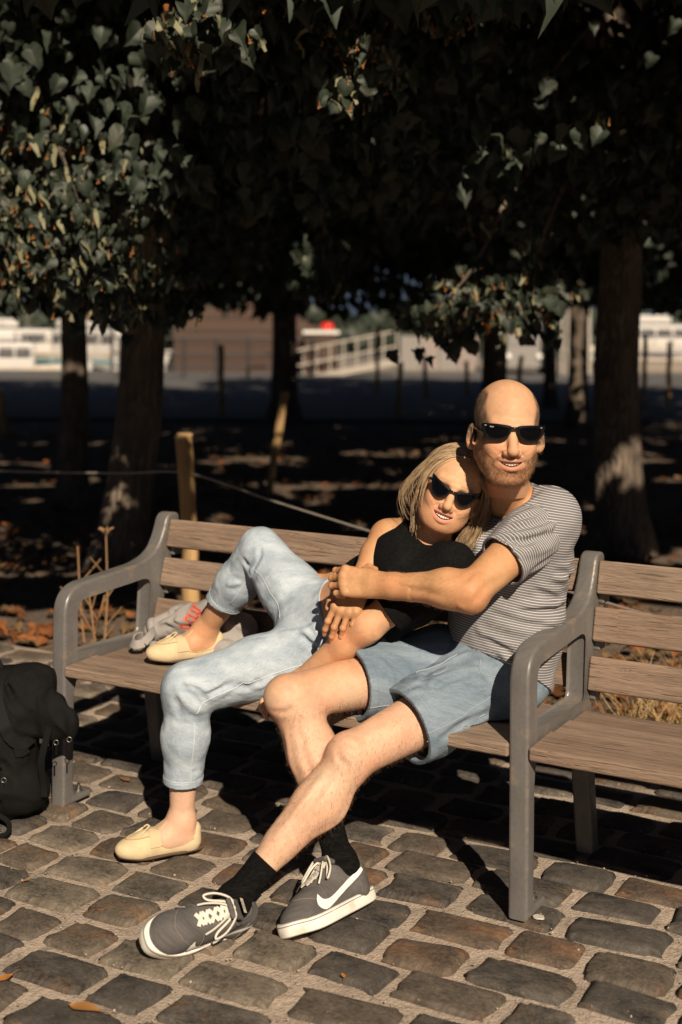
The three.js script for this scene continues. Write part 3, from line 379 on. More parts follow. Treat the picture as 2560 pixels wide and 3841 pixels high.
const sneakerF = field([
  cap([0, 0.045, -0.1], [0, 0.078, -0.112], 0.037, 0.03, 0.02), cap([0, 0.045, -0.09], [0, 0.043, 0.02], 0.038, 0.041, 0.03, [1, 0, 0], 1.02), cap([0, 0.088, -0.035], [0, 0.056, 0.062], 0.03, 0.032, 0.03, [1, 0, 0], 1.15), ell([0, 0.036, 0.088], [0.047, 0.036, 0.056], 0.03), cap([0, 0.08, -0.1], [0, 0.1, -0.045], 0.03, 0.03, 0.02),
  carve(ell([0, 0.118, -0.072], [0.031, 0.042, 0.043], 0.008)),
], [], (x, y, z, d) => Math.max(d, 0.018 - y));
let sneakerUpper = null;
function sneaker(parent, label) {
  const g = new THREE.Group(); g.name = 'sneaker'; parent.add(g); if (label) g.userData.label = label;
  if (!sneakerUpper) sneakerUpper = setUV(meshField(sneakerF, [-0.07, 0.005, -0.17], [0.07, 0.15, 0.17], 0.0036), (x, y, z) => [z * 5 + x * 4, y * 6]);
  part('upper', sneakerUpper, suedeGrey, g); part('sole', soleGeo(0.31, 0.112, 0.088, 0, 0.033, 0.008, 0.1), rubberWhite, g); 
  const groove = []; for (let i = 0; i <= 60; i++) { const a = i / 60 * Math.PI * 2, s = Math.sin(a), t = (s + 1) / 2; groove.push(V(sgn(Math.cos(a), 0.72) * lerp(0.088, 0.112, sstep(0.1, 0.75, t)) * 0.5 * (1 - 0.1 * Math.exp(-((t - 0.42) ** 2) / 0.02)), 0.0265 + 0.008 * sstep(0.72, 1, t), sgn(s, 0.85) * 0.155)); } part('welt_line', tube(groove, 0.0011, 5), threadMat, g);
  for (const sd of [1, -1]) { const rows = []; for (let i = 0; i <= 26; i++) { const t = i / 26; // swoosh mark: spine from the front hook to the tail
      const top = curveAt([[0.052, 0.082], [0.044, 0.062], [0.026, 0.0555], [-0.03, 0.068], [-0.118, 0.094]], t), bot = curveAt([[0.052, 0.0822], [0.064, 0.052], [0.04, 0.034], [-0.02, 0.05], [-0.12, 0.083]], t); const r = []; for (let j = 0; j <= 4; j++) { const k = j / 4; r.push(V(sd * 0.05, lerp(top[1], bot[1], k), lerp(top[0], bot[0], k))); } rows.push(r); } part('side_mark', strip(rows, sneakerF, 0.0016), whiteLeather, g); }
  const lz = []; for (let i = 0; i < 6; i++) { const z = 0.052 - i * 0.0165; for (const k of [1, -1]) { const pts = []; for (let j = 0; j <= 10; j++) { const t = j / 10 * 2 - 1; pts.push(V(t * 0.024, 0.14, z + k * t * 0.008 * (i % 1 ? 0 : 1))); } const on = onto(sneakerF, pts, 0.0045 + (k > 0 ? 0.0015 : 0)); lz.push(ribbon(on, 0.0088, 0.0024, (ii) => V(on[ii].x * 8, 1, 0.55))); } }
  const loop = (s) => curve([[0, 0.135, -0.036], [s * 0.02, 0.142, -0.03], [s * 0.046, 0.118, -0.008], [s * 0.05, 0.1, 0.012], [s * 0.04, 0.1, 0.006], [s * 0.018, 0.128, -0.026], [0, 0.135, -0.034]], 26); for (const s of [1, -1]) lz.push(tube(loop(s), 0.0029, 6), tube(curve([[0, 0.136, -0.034], [s * 0.016, 0.13, -0.012], [s * 0.03, 0.108, 0.016], [s * 0.034, 0.094, 0.032]], 14), 0.0027, 6)); lz.push(new THREE.SphereGeometry(0.0075, 8, 6).translate(0, 0.134, -0.034)); part('laces', lz, laceMat, g);
  const tg = part('tongue', new RoundedBoxGeometry(0.048, 0.012, 0.07, 3, 0.005).rotateX(-0.62).translate(0, 0.122, -0.048), suedeGrey, g); part('tongue_label', new THREE.PlaneGeometry(0.034, 0.021).rotateX(-Math.PI / 2 + 0.62).rotateY(Math.PI).rotateX(0).translate(0, 0.1395, -0.062), std({ map: tongueLabel(), roughness: 0.8 }), tg);
  const st = []; const seam = (pts) => st.push(tube(onto(sneakerF, curve(pts, 24), 0.0006), 0.0009, 4)); seam([[-0.05, 0.05, 0.035], [-0.036, 0.08, 0.082], [0, 0.09, 0.103], [0.036, 0.08, 0.082], [0.05, 0.05, 0.035]]); for (const s of [1, -1]) { seam([[s * 0.06, 0.03, 0.028], [s * 0.05, 0.06, 0.03], [s * 0.032, 0.09, 0.03]]); seam([[s * 0.06, 0.03, -0.085], [s * 0.05, 0.07, -0.09], [s * 0.04, 0.1, -0.1]]); } part('stitching', st, threadMat, g);
  const col = []; for (let i = 0; i <= 40; i++) { const a = i / 40 * 6.2832; col.push(V(Math.cos(a) * 0.0345, 0.107 + 0.006 * Math.sin(a) * -1, -0.074 + Math.sin(a) * 0.04)); } part('collar', tube(onto(sneakerF, col, 0.0005), 0.0042, 6), liningMat, g);
  return g;
}
function curveAt(pts, t) { const c = new THREE.CatmullRomCurve3(pts.map(([a, b]) => V(a, b, 0)), false, 'centripetal').getPoint(t); return [c.x, c.y]; }
const suedeTan = std({ map: dataTex(128, 128, (u, v) => { const b = 1 + 0.13 * tfbm(u, v, 6, 421, 4) + 0.06 * tnoise(u, v, 60, 422); return [0.57 * b, 0.46 * b, 0.28 * b]; }), roughness: 0.95 }), soleBrown = std({ color: lin(0.09, 0.055, 0.035), roughness: 0.8 }), seamTan = std({ color: lin(0.42, 0.31, 0.16), roughness: 0.9 });
const loaferF = field([ell([0, 0.026, 0.075], [0.04, 0.03, 0.053], 0.02), cap([0, 0.026, -0.075], [0, 0.026, 0.05], 0.031, 0.038, 0.02), cap([0, 0.03, -0.083], [0, 0.056, -0.09], 0.031, 0.025, 0.02), ell([0, 0.048, 0.025], [0.032, 0.022, 0.04], 0.02), carve(ell([0, 0.072, -0.036], [0.0265, 0.034, 0.054], 0.006))], [], (x, y, z, d) => Math.max(d, 0.006 - y));
let loaferUpper = null;
function loafer(parent) {
  const g = new THREE.Group(); g.name = 'loafer'; parent.add(g); if (!loaferUpper) loaferUpper = setUV(meshField(loaferF, [-0.06, -0.01, -0.14], [0.06, 0.1, 0.15], 0.003), (x, y, z) => [z * 6 + x * 5, y * 7]);
  part('upper', loaferUpper, suedeTan, g); part('sole', soleGeo(0.244, 0.083, 0.064, 0, 0.01, 0.006, 0.14), soleBrown, g);
  const sm = [], seam = (pts, r = 0.0012) => sm.push(tube(onto(loaferF, curve(pts, 26), 0.0006), r, 5)); seam([[-0.034, 0.07, 0.03], [-0.03, 0.07, 0.075], [0, 0.07, 0.104], [0.03, 0.07, 0.075], [0.034, 0.07, 0.03]], 0.0017); for (const s of [1, -1]) seam([[s * 0.034, 0.07, 0.03], [s * 0.05, 0.034, 0.0], [s * 0.05, 0.03, -0.04], [s * 0.04, 0.045, -0.09]]); part('stitching', sm, seamTan, g);
  const saddle = []; for (let i = 0; i <= 8; i++) { const r = []; for (let j = 0; j <= 14; j++) r.push(V((j / 14 * 2 - 1) * 0.045, 0.085 - Math.abs(j / 14 * 2 - 1) ** 2 * 0.05, 0.008 + i / 8 * 0.03)); saddle.push(r); } part('strap', strip(saddle, loaferF, 0.003), suedeTan, g);
  const flap = []; for (let i = 0; i <= 5; i++) flap.push(box(0.036 - i * 0.002, 0.004, 0.006, 0, 0.0705 + i * 0.0035, 0.012 - i * 0.005, 0.0015)); part('apron_flap', flap, suedeTan, g);
  const ta = []; for (const s of [1, -1]) { ta.push(tube(curve([[0, 0.078, 0.03], [s * 0.008, 0.082, 0.036], [s * 0.012, 0.076, 0.045]], 8), 0.0026, 6)); for (let i = 0; i < 9; i++) { const a = i / 9 * 6.28; ta.push(tube(curve([[s * 0.012, 0.076, 0.045], [s * 0.014 + Math.cos(a) * 0.003, 0.07, 0.053 + Math.sin(a) * 0.003], [s * 0.016 + Math.cos(a) * 0.006, 0.0605, 0.064 + Math.sin(a) * 0.005]], 5), 0.0014, 4)); } } part('tassel', ta, suedeTan, g);
  return g;
}
function placeShoe(g, heel, toe, up) { const z = dirOf(heel, toe), y = up.clone().addScaledVector(z, -up.dot(z)).normalize(), x = y.clone().cross(z); g.applyMatrix4(new THREE.Matrix4().makeBasis(x, y, z).setPosition(mix(heel, toe, 0.5))); g.updateMatrix(); return (p) => p.clone().applyMatrix4(g.matrix); }

// ----- the person in the striped shirt -----
const man = thing('person', 'person in striped grey t-shirt, denim shorts and sunglasses, arms around another person', 'person', [0, 0, 0], 0);
const shoeL = { heel: V(0.918, 0.004, 0.372), toe: V(0.828, 0.042, 0.672), up: V(0.85, 0.68, 0.2) }, shoeR = { heel: V(1.152, 0.014, 0.118), toe: V(1.074, 0.003, 0.42), up: V(-0.42, 0.88, 0.0) };
{ // keep the soles' length
  for (const s of [shoeL, shoeR]) { const m = mix(s.heel, s.toe, 0.5), d = dirOf(s.heel, s.toe); s.heel = m.clone().addScaledVector(d, -0.155); s.toe = m.clone().addScaledVector(d, 0.155); } }
{
  const J = MJ, side = V(0.91, 0.1, 0.39).normalize(), front = V(-0.39, 0, 0.91);
  const at = (s) => { const z = dirOf(s.heel, s.toe), y = s.up.clone().addScaledVector(z, -s.up.dot(z)).normalize(); return mix(s.heel, s.toe, 0.26).addScaledVector(y, 0.085); };
  const inShoe = (q, t, h) => { const z = dirOf(q.heel, q.toe), y = q.up.clone().addScaledVector(z, -q.up.dot(z)).normalize(); return mix(q.heel, q.toe, t).addScaledVector(y, h); };
  const ankL = at(shoeL), ankR = at(shoeR); J.ankL = mix(J.ankL, ankL, 0.6); J.ankR = mix(J.ankR, ankR, 0.6);
  const legs = (kn, an, hip, calf, hipR) => { const c = mix(kn, an, 0.3).add(calf), c2 = mix(kn, an, 0.12).addScaledVector(calf, 0.5); return [cap(hip, kn, hipR, 0.056, 0.04), cap(kn, mix(kn, an, 0.35), 0.05, 0.045, 0.03), cap(mix(kn, an, 0.35), an, 0.045, 0.0285, 0.03), cap(c2, c, 0.038, 0.046, 0.045), cap(c, mix(kn, an, 0.6), 0.045, 0.027, 0.045)]; };
  const calfL = cR.clone().multiplyScalar(0.016).addScaledVector(cU, -0.014).addScaledVector(cT, -0.014), calfR = cR.clone().multiplyScalar(0.02).addScaledVector(cT, -0.016);
  const handL = handPrims({ wrist: J.wrL, fwd: dirOf(J.wrL, J.knkL), back: V(0.38, 0.42, 0.82), thumb: 1, size: 0.97, spread: 0.02, curls: [[0.75, 1.15, 0.7], [0.7, 1.15, 0.7], [0.66, 1.15, 0.7], [0.62, 1.1, 0.7]], thumbPath: [[0.012, 0.02, -0.006], [0.034, 0.04, -0.02], [0.03, 0.053, -0.037], [0.014, 0.054, -0.055]] });
  const handR = handPrims({ wrist: J.wrR, fwd: dirOf(J.wrR, V(1.024, 0.715, 0.06)), back: V(0.22, 0.35, 0.9), thumb: 1, size: 0.98, spread: 0.05, curls: [[0.3, 0.42, 0.25], [0.34, 0.42, 0.25], [0.36, 0.45, 0.25], [0.36, 0.5, 0.3]], thumbPath: [[0.012, 0.016, -0.006], [0.045, 0.046, -0.012], [0.07, 0.056, -0.018], [0.092, 0.055, -0.024]] });
  // muscles of the arm that crosses in front
  const flex = mix(J.elL, J.wrL, 0.22).addScaledVector(cU, 0.006);
  const bodyPrims = [
    cap(J.pel, J.waist, 0.115, 0.105, 0.05, side, 1.3), cap(J.waist, J.chest, 0.105, 0.112, 0.05, side, 1.35), cap(J.chest, J.ucl, 0.112, 0.08, 0.05, side, 1.5), cap(J.ucl, J.neck, 0.062, 0.058, 0.04), cap(J.neck, J.head.clone().add(V(-0.01, -0.05, -0.02)), 0.058, 0.058, 0.03),
    cap(J.ucl, J.shL, 0.06, 0.06, 0.04), cap(J.ucl, J.shR, 0.06, 0.055, 0.04),
    cap(J.shL, mix(J.shL, J.elL, 0.4), 0.058, 0.055, 0.03), cap(mix(J.shL, J.elL, 0.4), J.elL, 0.055, 0.044, 0.03), cap(J.elL, flex, 0.044, 0.046, 0.03), cap(flex, mix(J.elL, J.wrL, 0.8), 0.046, 0.031, 0.03), cap(mix(J.elL, J.wrL, 0.8), J.wrL, 0.03, 0.027, 0.02, cT, 0.86),
    ell(J.elL.clone().addScaledVector(cU, -0.022).addScaledVector(cR, 0.012), [0.024, 0.024, 0.026], 0.025),
    cap(J.shR, J.elR, 0.052, 0.045, 0.03), cap(J.elR, mix(J.elR, J.wrR, 0.4), 0.046, 0.043, 0.03), cap(mix(J.elR, J.wrR, 0.4), J.wrR, 0.042, 0.028, 0.02),
    ...legs(J.knL, J.ankL, J.hipL, calfL, 0.085), ...legs(J.knR, J.ankR, J.hipR, calfR, 0.085),
    ell(J.knL.clone().addScaledVector(cT, 0.02).addScaledVector(cR, -0.022).addScaledVector(cU, 0.016), [0.038, 0.038, 0.038], 0.03), ell(J.knR.clone().addScaledVector(cT, 0.016).addScaledVector(cR, -0.024).addScaledVector(cU, 0.004), [0.04, 0.042, 0.04], 0.03),
    cap(J.ankL, inShoe(shoeL, 0.62, 0.045), 0.034, 0.02, 0.03), cap(J.ankR, inShoe(shoeR, 0.62, 0.045), 0.034, 0.02, 0.03),
  ];
  const bodyF = field(bodyPrims, [[off(J.elL, -0.02, 0.03, 0.03), off(J.elL, 0.02, 0.02, 0.04), 0.012, -0.002]]);
  const bb = field(bodyPrims), mc = (pts, w, h) => crease(bb, pts, w, h * 0.62);
  const muscles = [mc([[775, 1770, 3.22], [715, 1850, 3.18], [640, 1930, 3.15]], 0.012, -0.009), mc([[745, 1745, 3.22], [690, 1830, 3.16], [600, 1940, 3.12]], 0.012, 0.008), mc([[770, 1715, 3.22], [785, 1750, 3.2], [815, 1770, 3.2]], 0.01, -0.009), mc([[785, 1680, 3.22], [820, 1690, 3.2], [850, 1720, 3.2]], 0.01, -0.007), mc([[830, 1800, 3.25], [790, 1870, 3.24], [720, 1930, 3.2]], 0.014, 0.009), mc([[850, 1660, 3.22], [920, 1640, 3.25]], 0.016, 0.007), mc([[655, 1665, 3.32], [672, 1740, 3.32], [700, 1810, 3.32]], 0.012, 0.008), mc([[690, 1660, 3.3], [710, 1730, 3.32], [735, 1800, 3.32]], 0.012, -0.009), mc([[630, 1625, 3.34], [660, 1640, 3.3], [690, 1625, 3.3]], 0.01, -0.008), mc([[660, 1560, 3.32], [690, 1575, 3.3], [695, 1600, 3.3]], 0.011, -0.006), mc([[1040, 1375, 3.24], [960, 1360, 3.27], [880, 1350, 3.32]], 0.011, -0.007), mc([[1060, 1345, 3.24], [980, 1336, 3.27], [900, 1335, 3.32]], 0.013, 0.006), mc([[1160, 1320, 3.3], [1110, 1350, 3.26], [1075, 1390, 3.24]], 0.012, -0.008), mc([[1100, 1310, 3.28], [1070, 1335, 3.24]], 0.01, -0.007), mc([[1075, 1400, 3.24], [1050, 1395, 3.24]], 0.012, 0.007), mc([[872, 1330, 3.33], [868, 1358, 3.33]], 0.008, 0.005)];
  const bodyFine = field(bodyPrims, [], null, muscles);
  const all = Object.values(J); const [lo, hi] = bounds([...all, shoeL.toe, shoeR.toe], 0.13); hi[1] = J.head.y - 0.02;
  const armTone = [0.5, 0.255, 0.125], legTone = [0.6, 0.37, 0.245], faceTone = [0.56, 0.295, 0.165];
  const toned = (g) => skinUV(setColor(g, (x, y, z) => { const leg = sstep(0.66, 0.5, y), kx = Math.min(Math.hypot(x - J.knL.x, y - J.knL.y, z - J.knL.z), Math.hypot(x - J.knR.x, y - J.knR.y, z - J.knR.z), Math.hypot(x - J.elL.x, y - J.elL.y + 0.02, z - J.elL.z)), red = Math.exp(-kx * kx / 0.003) * 0.2; const b = [0, 1, 2].map((i) => lerp(armTone[i], legTone[i], leg) * (1 - red * [0.1, 0.4, 0.5][i])); const hair = leg && fbm(x * 30, y * 30, z * 30, 2) > 0.1 ? 0.94 : 1; return skinTone(x, y, z, b).map((c) => c * hair); }));
  const headM = basis(J.head, 0.05, 0.05, 0.02).multiply(new THREE.Matrix4().makeScale(1.02, 1.02, 1.02));
  const H = { lip: 0.8, cy: -0.001, w: 0.94, jaw: 1.0, chin: 1.1, nose: 1.0, my: -0.066, mw: 0.031, smile: 0.008, open: 0.0115, ear: 0.009, fold: 1.0 };
  const inv = headM.clone().invert(), nb = J.neck.clone().add(V(0, -0.02, 0)).applyMatrix4(inv); H.neck = [nb.x, nb.y, nb.z]; H.neckR = 0.057;
  const hf = headField(H);
  const headG = meshField((x, y, z) => Math.max(hf(x, y, z), -0.165 - y), [-0.115, -0.18, -0.14], [0.115, 0.145, 0.13], 0.0022);
  const beardAt = [], cropAt = [];
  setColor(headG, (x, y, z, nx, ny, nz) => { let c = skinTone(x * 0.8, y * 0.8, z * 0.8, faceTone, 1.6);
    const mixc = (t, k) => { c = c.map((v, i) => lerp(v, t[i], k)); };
    const n = fbm(x * 90, y * 60, z * 90, 3), n2 = vnoise(x * 330, y * 200, z * 330);
    mixc([0.66, 0.29, 0.17], 0.4 * Math.exp(-((Math.abs(x) - 0.04) ** 2 + (y + 0.02) ** 2) / 0.0006) * (z > 0.02 ? 1 : 0)); mixc([0.62, 0.26, 0.16], 0.35 * Math.exp(-(x * x + (y + 0.034) ** 2 + (z - 0.108) ** 2) / 0.0004));
    // close-cropped hair round the sides
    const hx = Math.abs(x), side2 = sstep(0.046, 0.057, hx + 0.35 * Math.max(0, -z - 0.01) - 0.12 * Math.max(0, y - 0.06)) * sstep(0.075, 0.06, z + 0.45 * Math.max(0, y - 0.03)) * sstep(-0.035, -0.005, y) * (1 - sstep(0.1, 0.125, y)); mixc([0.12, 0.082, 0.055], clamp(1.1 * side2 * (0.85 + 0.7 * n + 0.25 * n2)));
    // beard: jaw, chin, upper lip
    const mouthD = Math.hypot(x / 0.034, (y - H.my) / 0.014), jaw = sstep(-0.052, -0.082, y - 0.35 * Math.max(0, hx - 0.03)) * sstep(-0.138, -0.112, y), cheek = sstep(0.045, 0.06, hx) * sstep(-0.02, -0.05, y) * sstep(-0.035, 0.0, z), must = Math.exp(-((y + 0.0535 + 0.1 * hx) ** 2) / 0.00006) * sstep(0.045, 0.03, hx) * (z > 0.05 ? 1 : 0), side3 = Math.exp(-((hx - 0.041) ** 2) / 0.00012) * sstep(-0.045, -0.06, y) * (z > 0.03 ? 1 : 0);
    const soul = Math.exp(-(x * x) / 0.0002 - ((y + 0.0865) ** 2) / 0.00004); let b = Math.max(jaw * 0.85, cheek * 0.6, must * 0.95, side3 * 0.6, soul * 0.6) * sstep(0.9, 1.25, mouthD) * (z > -0.03 || y < -0.05 ? 1 : 0); b *= 1 - 0.45 * Math.exp(-(x * x) / 0.0004 - ((y + 0.1) ** 2) / 0.0002); if (y < -0.125) b = Math.min(b, 0.25); if (b > 0.3) beardAt.push([V(x, y, z), V(nx, ny, nz)]); if (side2 > 0.4) cropAt.push([V(x, y, z), V(nx, ny, nz)]); mixc([0.15, 0.075, 0.036], clamp(0.85 * b * (1.08 + 0.8 * n + 0.45 * n2)));
    const t = x / H.mw; if (Math.abs(t) < 1.02 && z > 0.06) { const cy = H.my + H.smile * t * t, dy = y - cy, lp = sstep(0.0165, 0.0105, Math.abs(dy + 0.002)) * (1 - sstep(0.86, 1.02, Math.abs(t))); mixc([0.5, 0.215, 0.145], lp * 0.7); }
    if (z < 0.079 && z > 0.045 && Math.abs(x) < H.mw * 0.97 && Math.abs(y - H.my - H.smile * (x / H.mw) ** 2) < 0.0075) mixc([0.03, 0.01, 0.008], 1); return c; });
  skinUV(headG); headG.applyMatrix4(headM); for (const L of [beardAt, cropAt]) for (const q of L) { q[0].applyMatrix4(headM); q[1].transformDirection(headM); }
  fuzz('beard', man, beardAt, 4200, 0.0075, 0.0003, [0.13, 0.065, 0.03], V(0, -0.7, 0.1), 63); fuzz('cropped_hair', man, cropAt, 2600, 0.004, 0.00025, [0.1, 0.07, 0.05], V(0, -0.3, 0), 64);
  const hands = [handL, handR].map((h, i) => { const f = field([...h.prims, i ? cap(mix(J.elR, J.wrR, 0.7), J.wrR, 0.028, 0.026, 0.02) : cap(mix(J.elL, J.wrL, 0.8), J.wrL, 0.0312, 0.0278, 0.02), ...(i ? [] : [cap(mix(J.elL, J.wrL, 0.6), mix(J.elL, J.wrL, 0.8), 0.0366, 0.0314, 0.02)])]); const [a, b] = bounds([...h.joints.flat(), ...h.T, i ? J.wrR : mix(J.elL, J.wrL, 0.6)], 0.042); return toned(meshField(f, a, b, 0.0026)); });
  const bodyG = toned(meshField(bodyFine, lo, hi, 0.005));
  { const p = bodyG.attributes.position, nn = bodyG.attributes.normal, shin = [], arm = []; for (let i = 0; i < p.count; i++) { const q = V(p.getX(i), p.getY(i), p.getZ(i)), n = V(nn.getX(i), nn.getY(i), nn.getZ(i)); if (q.y > 0.17 && q.y < 0.5 && q.z > 0.02) shin.push([q, n]); else if (q.y > 0.74 && q.y < 0.84 && q.z > -0.02 && q.x > 1.1 && q.x < 1.36) arm.push([q, n]); } fuzz('leg_hair', man, shin, 5200, 0.013, 0.00022, [0.16, 0.085, 0.04], V(-0.1, -0.9, 0.1), 61); fuzz('arm_hair', man, arm, 1500, 0.01, 0.00018, [0.26, 0.15, 0.07], V(-0.6, -0.2, 0.1), 62); }
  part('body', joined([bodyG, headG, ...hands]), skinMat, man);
  const headGroup = (name, geo, mat, parent = man) => { const gs = (Array.isArray(geo) ? geo : [geo]).map((g) => g.applyMatrix4(headM)); return part(name, gs.length > 1 ? gs : gs[0], mat, parent); };
  headGroup('teeth', teethGeo(H), std({ color: lin(0.6, 0.52, 0.42), roughness: 0.35 }));
  // sunglasses
  glasses(man, headM, { outer: [[0.0068, 0.0139], [0.0315, 0.0189], [0.0609, 0.0197], [0.0772, 0.0181], [0.0772, 0.008], [0.0698, -0.0101], [0.0525, -0.0197], [0.0315, -0.0197], [0.0152, -0.0109], [0.0079, 0.0]], lens: [[0.0131, 0.0097], [0.0315, 0.013], [0.0567, 0.0139], [0.0672, 0.0113], [0.0677, 0.0042], [0.0625, -0.0088], [0.0499, -0.0155], [0.0331, -0.0155], [0.0189, -0.0088], [0.0137, 0.0]], y: 0.0125, z: 0.1055, bend: 3.4, top: 0.003, templeY: 0.013, templeX: 0.079, mark: true });
  // t-shirt: body and the near sleeve
  const trunkAxis = dirOf(J.pel, J.ucl);
  const tA = [0, 1, 2, 3].map((i) => [J.pel, J.waist, J.chest, J.ucl][i]);
  const hemPlane = plane(V(1.421, 0.592, -0.124), V(1.236, 0.675, -0.064).sub(V(1.421, 0.592, -0.124)).cross(V(1.427, 0.43, -0.39).sub(V(1.421, 0.592, -0.124))));
  const hs = hemPlane(J.chest.x, J.chest.y, J.chest.z) > 0 ? -1 : 1;
  const mid = mix(J.shL, J.elL, 0.6), sleeveDir = dirOf(J.shL, J.elL), sleeveCut = plane(mid, sleeveDir.clone().addScaledVector(cU, 0.12));
  const W = (r, u, t) => V(0, 0, 0).addScaledVector(cR, r).addScaledVector(cU, u).addScaledVector(cT, t);
  const pit = V(1.395, 0.905, -0.14), folds = [];
  const fan = (p, d, n, spr, len, w, h, seed) => { const r = mulberry(seed); for (let i = 0; i < n; i++) { const a = (i / (n - 1) - 0.5) * spr + (r() - 0.5) * 0.12, q = d.clone().applyAxisAngle(cT, a), l = len * (0.6 + 0.6 * r()); folds.push([p.clone().addScaledVector(q, 0.012), p.clone().addScaledVector(q, l).addScaledVector(cT, 0.02), w * (0.7 + 0.6 * r()), h * (0.6 + 0.7 * r()) * (i % 2 ? 1 : -0.8)]); } };
  fan(pit, W(-0.75, -0.55, 0.25).normalize(), 8, 1.7, 0.15, 0.011, 0.009, 11); fan(pit, W(0.1, 0.95, 0.1).normalize(), 8, 1.4, 0.15, 0.011, 0.009, 12);
  const torsoPrims = [cap(J.pel, J.waist, 0.134, 0.124, 0.05, side, 1.28), cap(J.waist, J.chest, 0.124, 0.128, 0.05, side, 1.34), cap(J.chest, J.ucl, 0.128, 0.092, 0.05, side, 1.5), cap(J.ucl, J.shL, 0.07, 0.074, 0.05), cap(J.ucl, J.shR, 0.07, 0.07, 0.05), cap(J.shL, mix(J.shL, J.elL, 0.22), 0.074, 0.07, 0.04), cap(J.shR, mix(J.shR, J.elR, 0.4), 0.07, 0.062, 0.04), cap(off(J.chest, 0.05, -0.02, -0.02), off(J.waist, 0.05, -0.02, -0.02), 0.09, 0.095, 0.06)];
  const neckC = cap(off(J.neck, 0, -0.012, 0.004), J.head, 0.067, 0.075, 0.008);
  const tb = field(torsoPrims), tc = (pts, w, h) => crease(tb, pts, w, h);
  const shirtCreases = [tc([[1250, 1128, 3.45], [1192, 1182, 3.42], [1156, 1217, 3.42]], 0.013, -0.017), tc([[1234, 1131, 3.45], [1168, 1182, 3.45], [1130, 1225, 3.45]], 0.011, -0.013), tc([[1240, 1150, 3.42], [1175, 1205, 3.42]], 0.012, 0.014), tc([[1105, 1180, 3.45], [1100, 1230, 3.45], [1105, 1290, 3.45]], 0.014, -0.016), tc([[1085, 1190, 3.48], [1085, 1260, 3.46]], 0.012, 0.012), tc([[1265, 1300, 3.42], [1310, 1318, 3.5]], 0.011, -0.015), tc([[1262, 1318, 3.42], [1320, 1302, 3.5]], 0.012, 0.014), tc([[1226, 1353, 3.4], [1258, 1361, 3.42], [1290, 1385, 3.48]], 0.011, -0.014), tc([[1195, 1390, 3.4], [1260, 1385, 3.42], [1320, 1370, 3.5]], 0.013, 0.014), tc([[1190, 1403, 3.4], [1250, 1400, 3.42], [1318, 1388, 3.5]], 0.01, -0.015), tc([[1240, 1430, 3.42], [1300, 1412, 3.5]], 0.012, 0.012), tc([[1060, 1440, 3.42], [1130, 1465, 3.42], [1215, 1478, 3.42]], 0.012, 0.012), tc([[1080, 1455, 3.42], [1150, 1485, 3.4], [1210, 1520, 3.42]], 0.01, -0.013), tc([[1150, 1480, 3.42], [1200, 1540, 3.42]], 0.012, 0.012), tc([[1110, 1400, 3.42], [1190, 1425, 3.4], [1270, 1440, 3.46]], 0.012, -0.01)];
  const torsoF = field([...torsoPrims, carve(neckC, 0.008)], folds, (x, y, z, d) => { d += 0.0025 * vnoise(x * 26, y * 26, z * 26); d = Math.max(d, hs * hemPlane(x, y, z)); return d; }, shirtCreases);
  const axisV = (x, y, z) => { // metres along the bent axis of the trunk
    let best = 1e9, v = 0, acc = 0; for (let i = 0; i < 3; i++) { const a = tA[i], b = tA[i + 1], L = a.distanceTo(b), ux = (b.x - a.x) / L, uy = (b.y - a.y) / L, uz = (b.z - a.z) / L, px = x - a.x, py = y - a.y, pz = z - a.z; let h = px * ux + py * uy + pz * uz; const hc = clamp(h, i ? 0 : -1, i === 2 ? 2 : L), dd = (px - ux * hc) ** 2 + (py - uy * hc) ** 2 + (pz - uz * hc) ** 2; if (dd < best) { best = dd; v = acc + hc; } acc += L; } return v; };
  const PER = 0.0067 * 8;
  const shG = meshField(torsoF, ...bounds([J.pel, J.shL, J.shR, J.neck, J.elL], 0.2).map((q, i) => q), 0.005);
  setUV(shG, (x, y, z) => [x * 3 + z, (V(x - J.pel.x, y - J.pel.y, z - J.pel.z).dot(trunkAxis) + 0.1 * (x - 1.35) + 0.006 * vnoise(x * 11, y * 11, z * 11)) / PER]);
  const shirt = part('t_shirt', shG, shirtMat, man);
  const sleeveFolds = []; { const r = mulberry(31); for (let i = 0; i < 9; i++) { const t = 0.02 + i * 0.06, c = mix(J.shL, J.elL, t); sleeveFolds.push([off(c, -0.09 + 0.03 * r(), -0.05 - 0.02 * r(), 0.03), off(c, 0.02 + 0.05 * r(), 0.05 * r(), 0.075), 0.01 + 0.006 * r(), (i % 2 ? 0.008 : -0.0075)]); } }
  const sb = field([cap(mix(J.shL, J.elL, 0.08), mix(J.shL, J.elL, 0.3), 0.0755, 0.073, 0.03), cap(mix(J.shL, J.elL, 0.3), mix(J.shL, J.elL, 0.7), 0.073, 0.067, 0.03)]), sv = (pts, w, h) => crease(sb, pts, w, h);
  const sleeveCreases = [sv([[1150, 1222, 3.35], [1210, 1208, 3.34], [1285, 1180, 3.36]], 0.011, -0.016), sv([[1142, 1235, 3.35], [1210, 1224, 3.33], [1290, 1200, 3.36]], 0.012, 0.014), sv([[1130, 1255, 3.34], [1200, 1245, 3.32], [1270, 1222, 3.34]], 0.011, -0.013), sv([[1180, 1178, 3.36], [1240, 1160, 3.38]], 0.011, 0.013), sv([[1170, 1200, 3.36], [1240, 1178, 3.36]], 0.009, -0.012), sv([[1160, 1275, 3.33], [1230, 1265, 3.32], [1300, 1250, 3.36]], 0.014, 0.009), sv([[1215, 1310, 3.34], [1260, 1285, 3.36], [1300, 1270, 3.4]], 0.011, -0.012)];
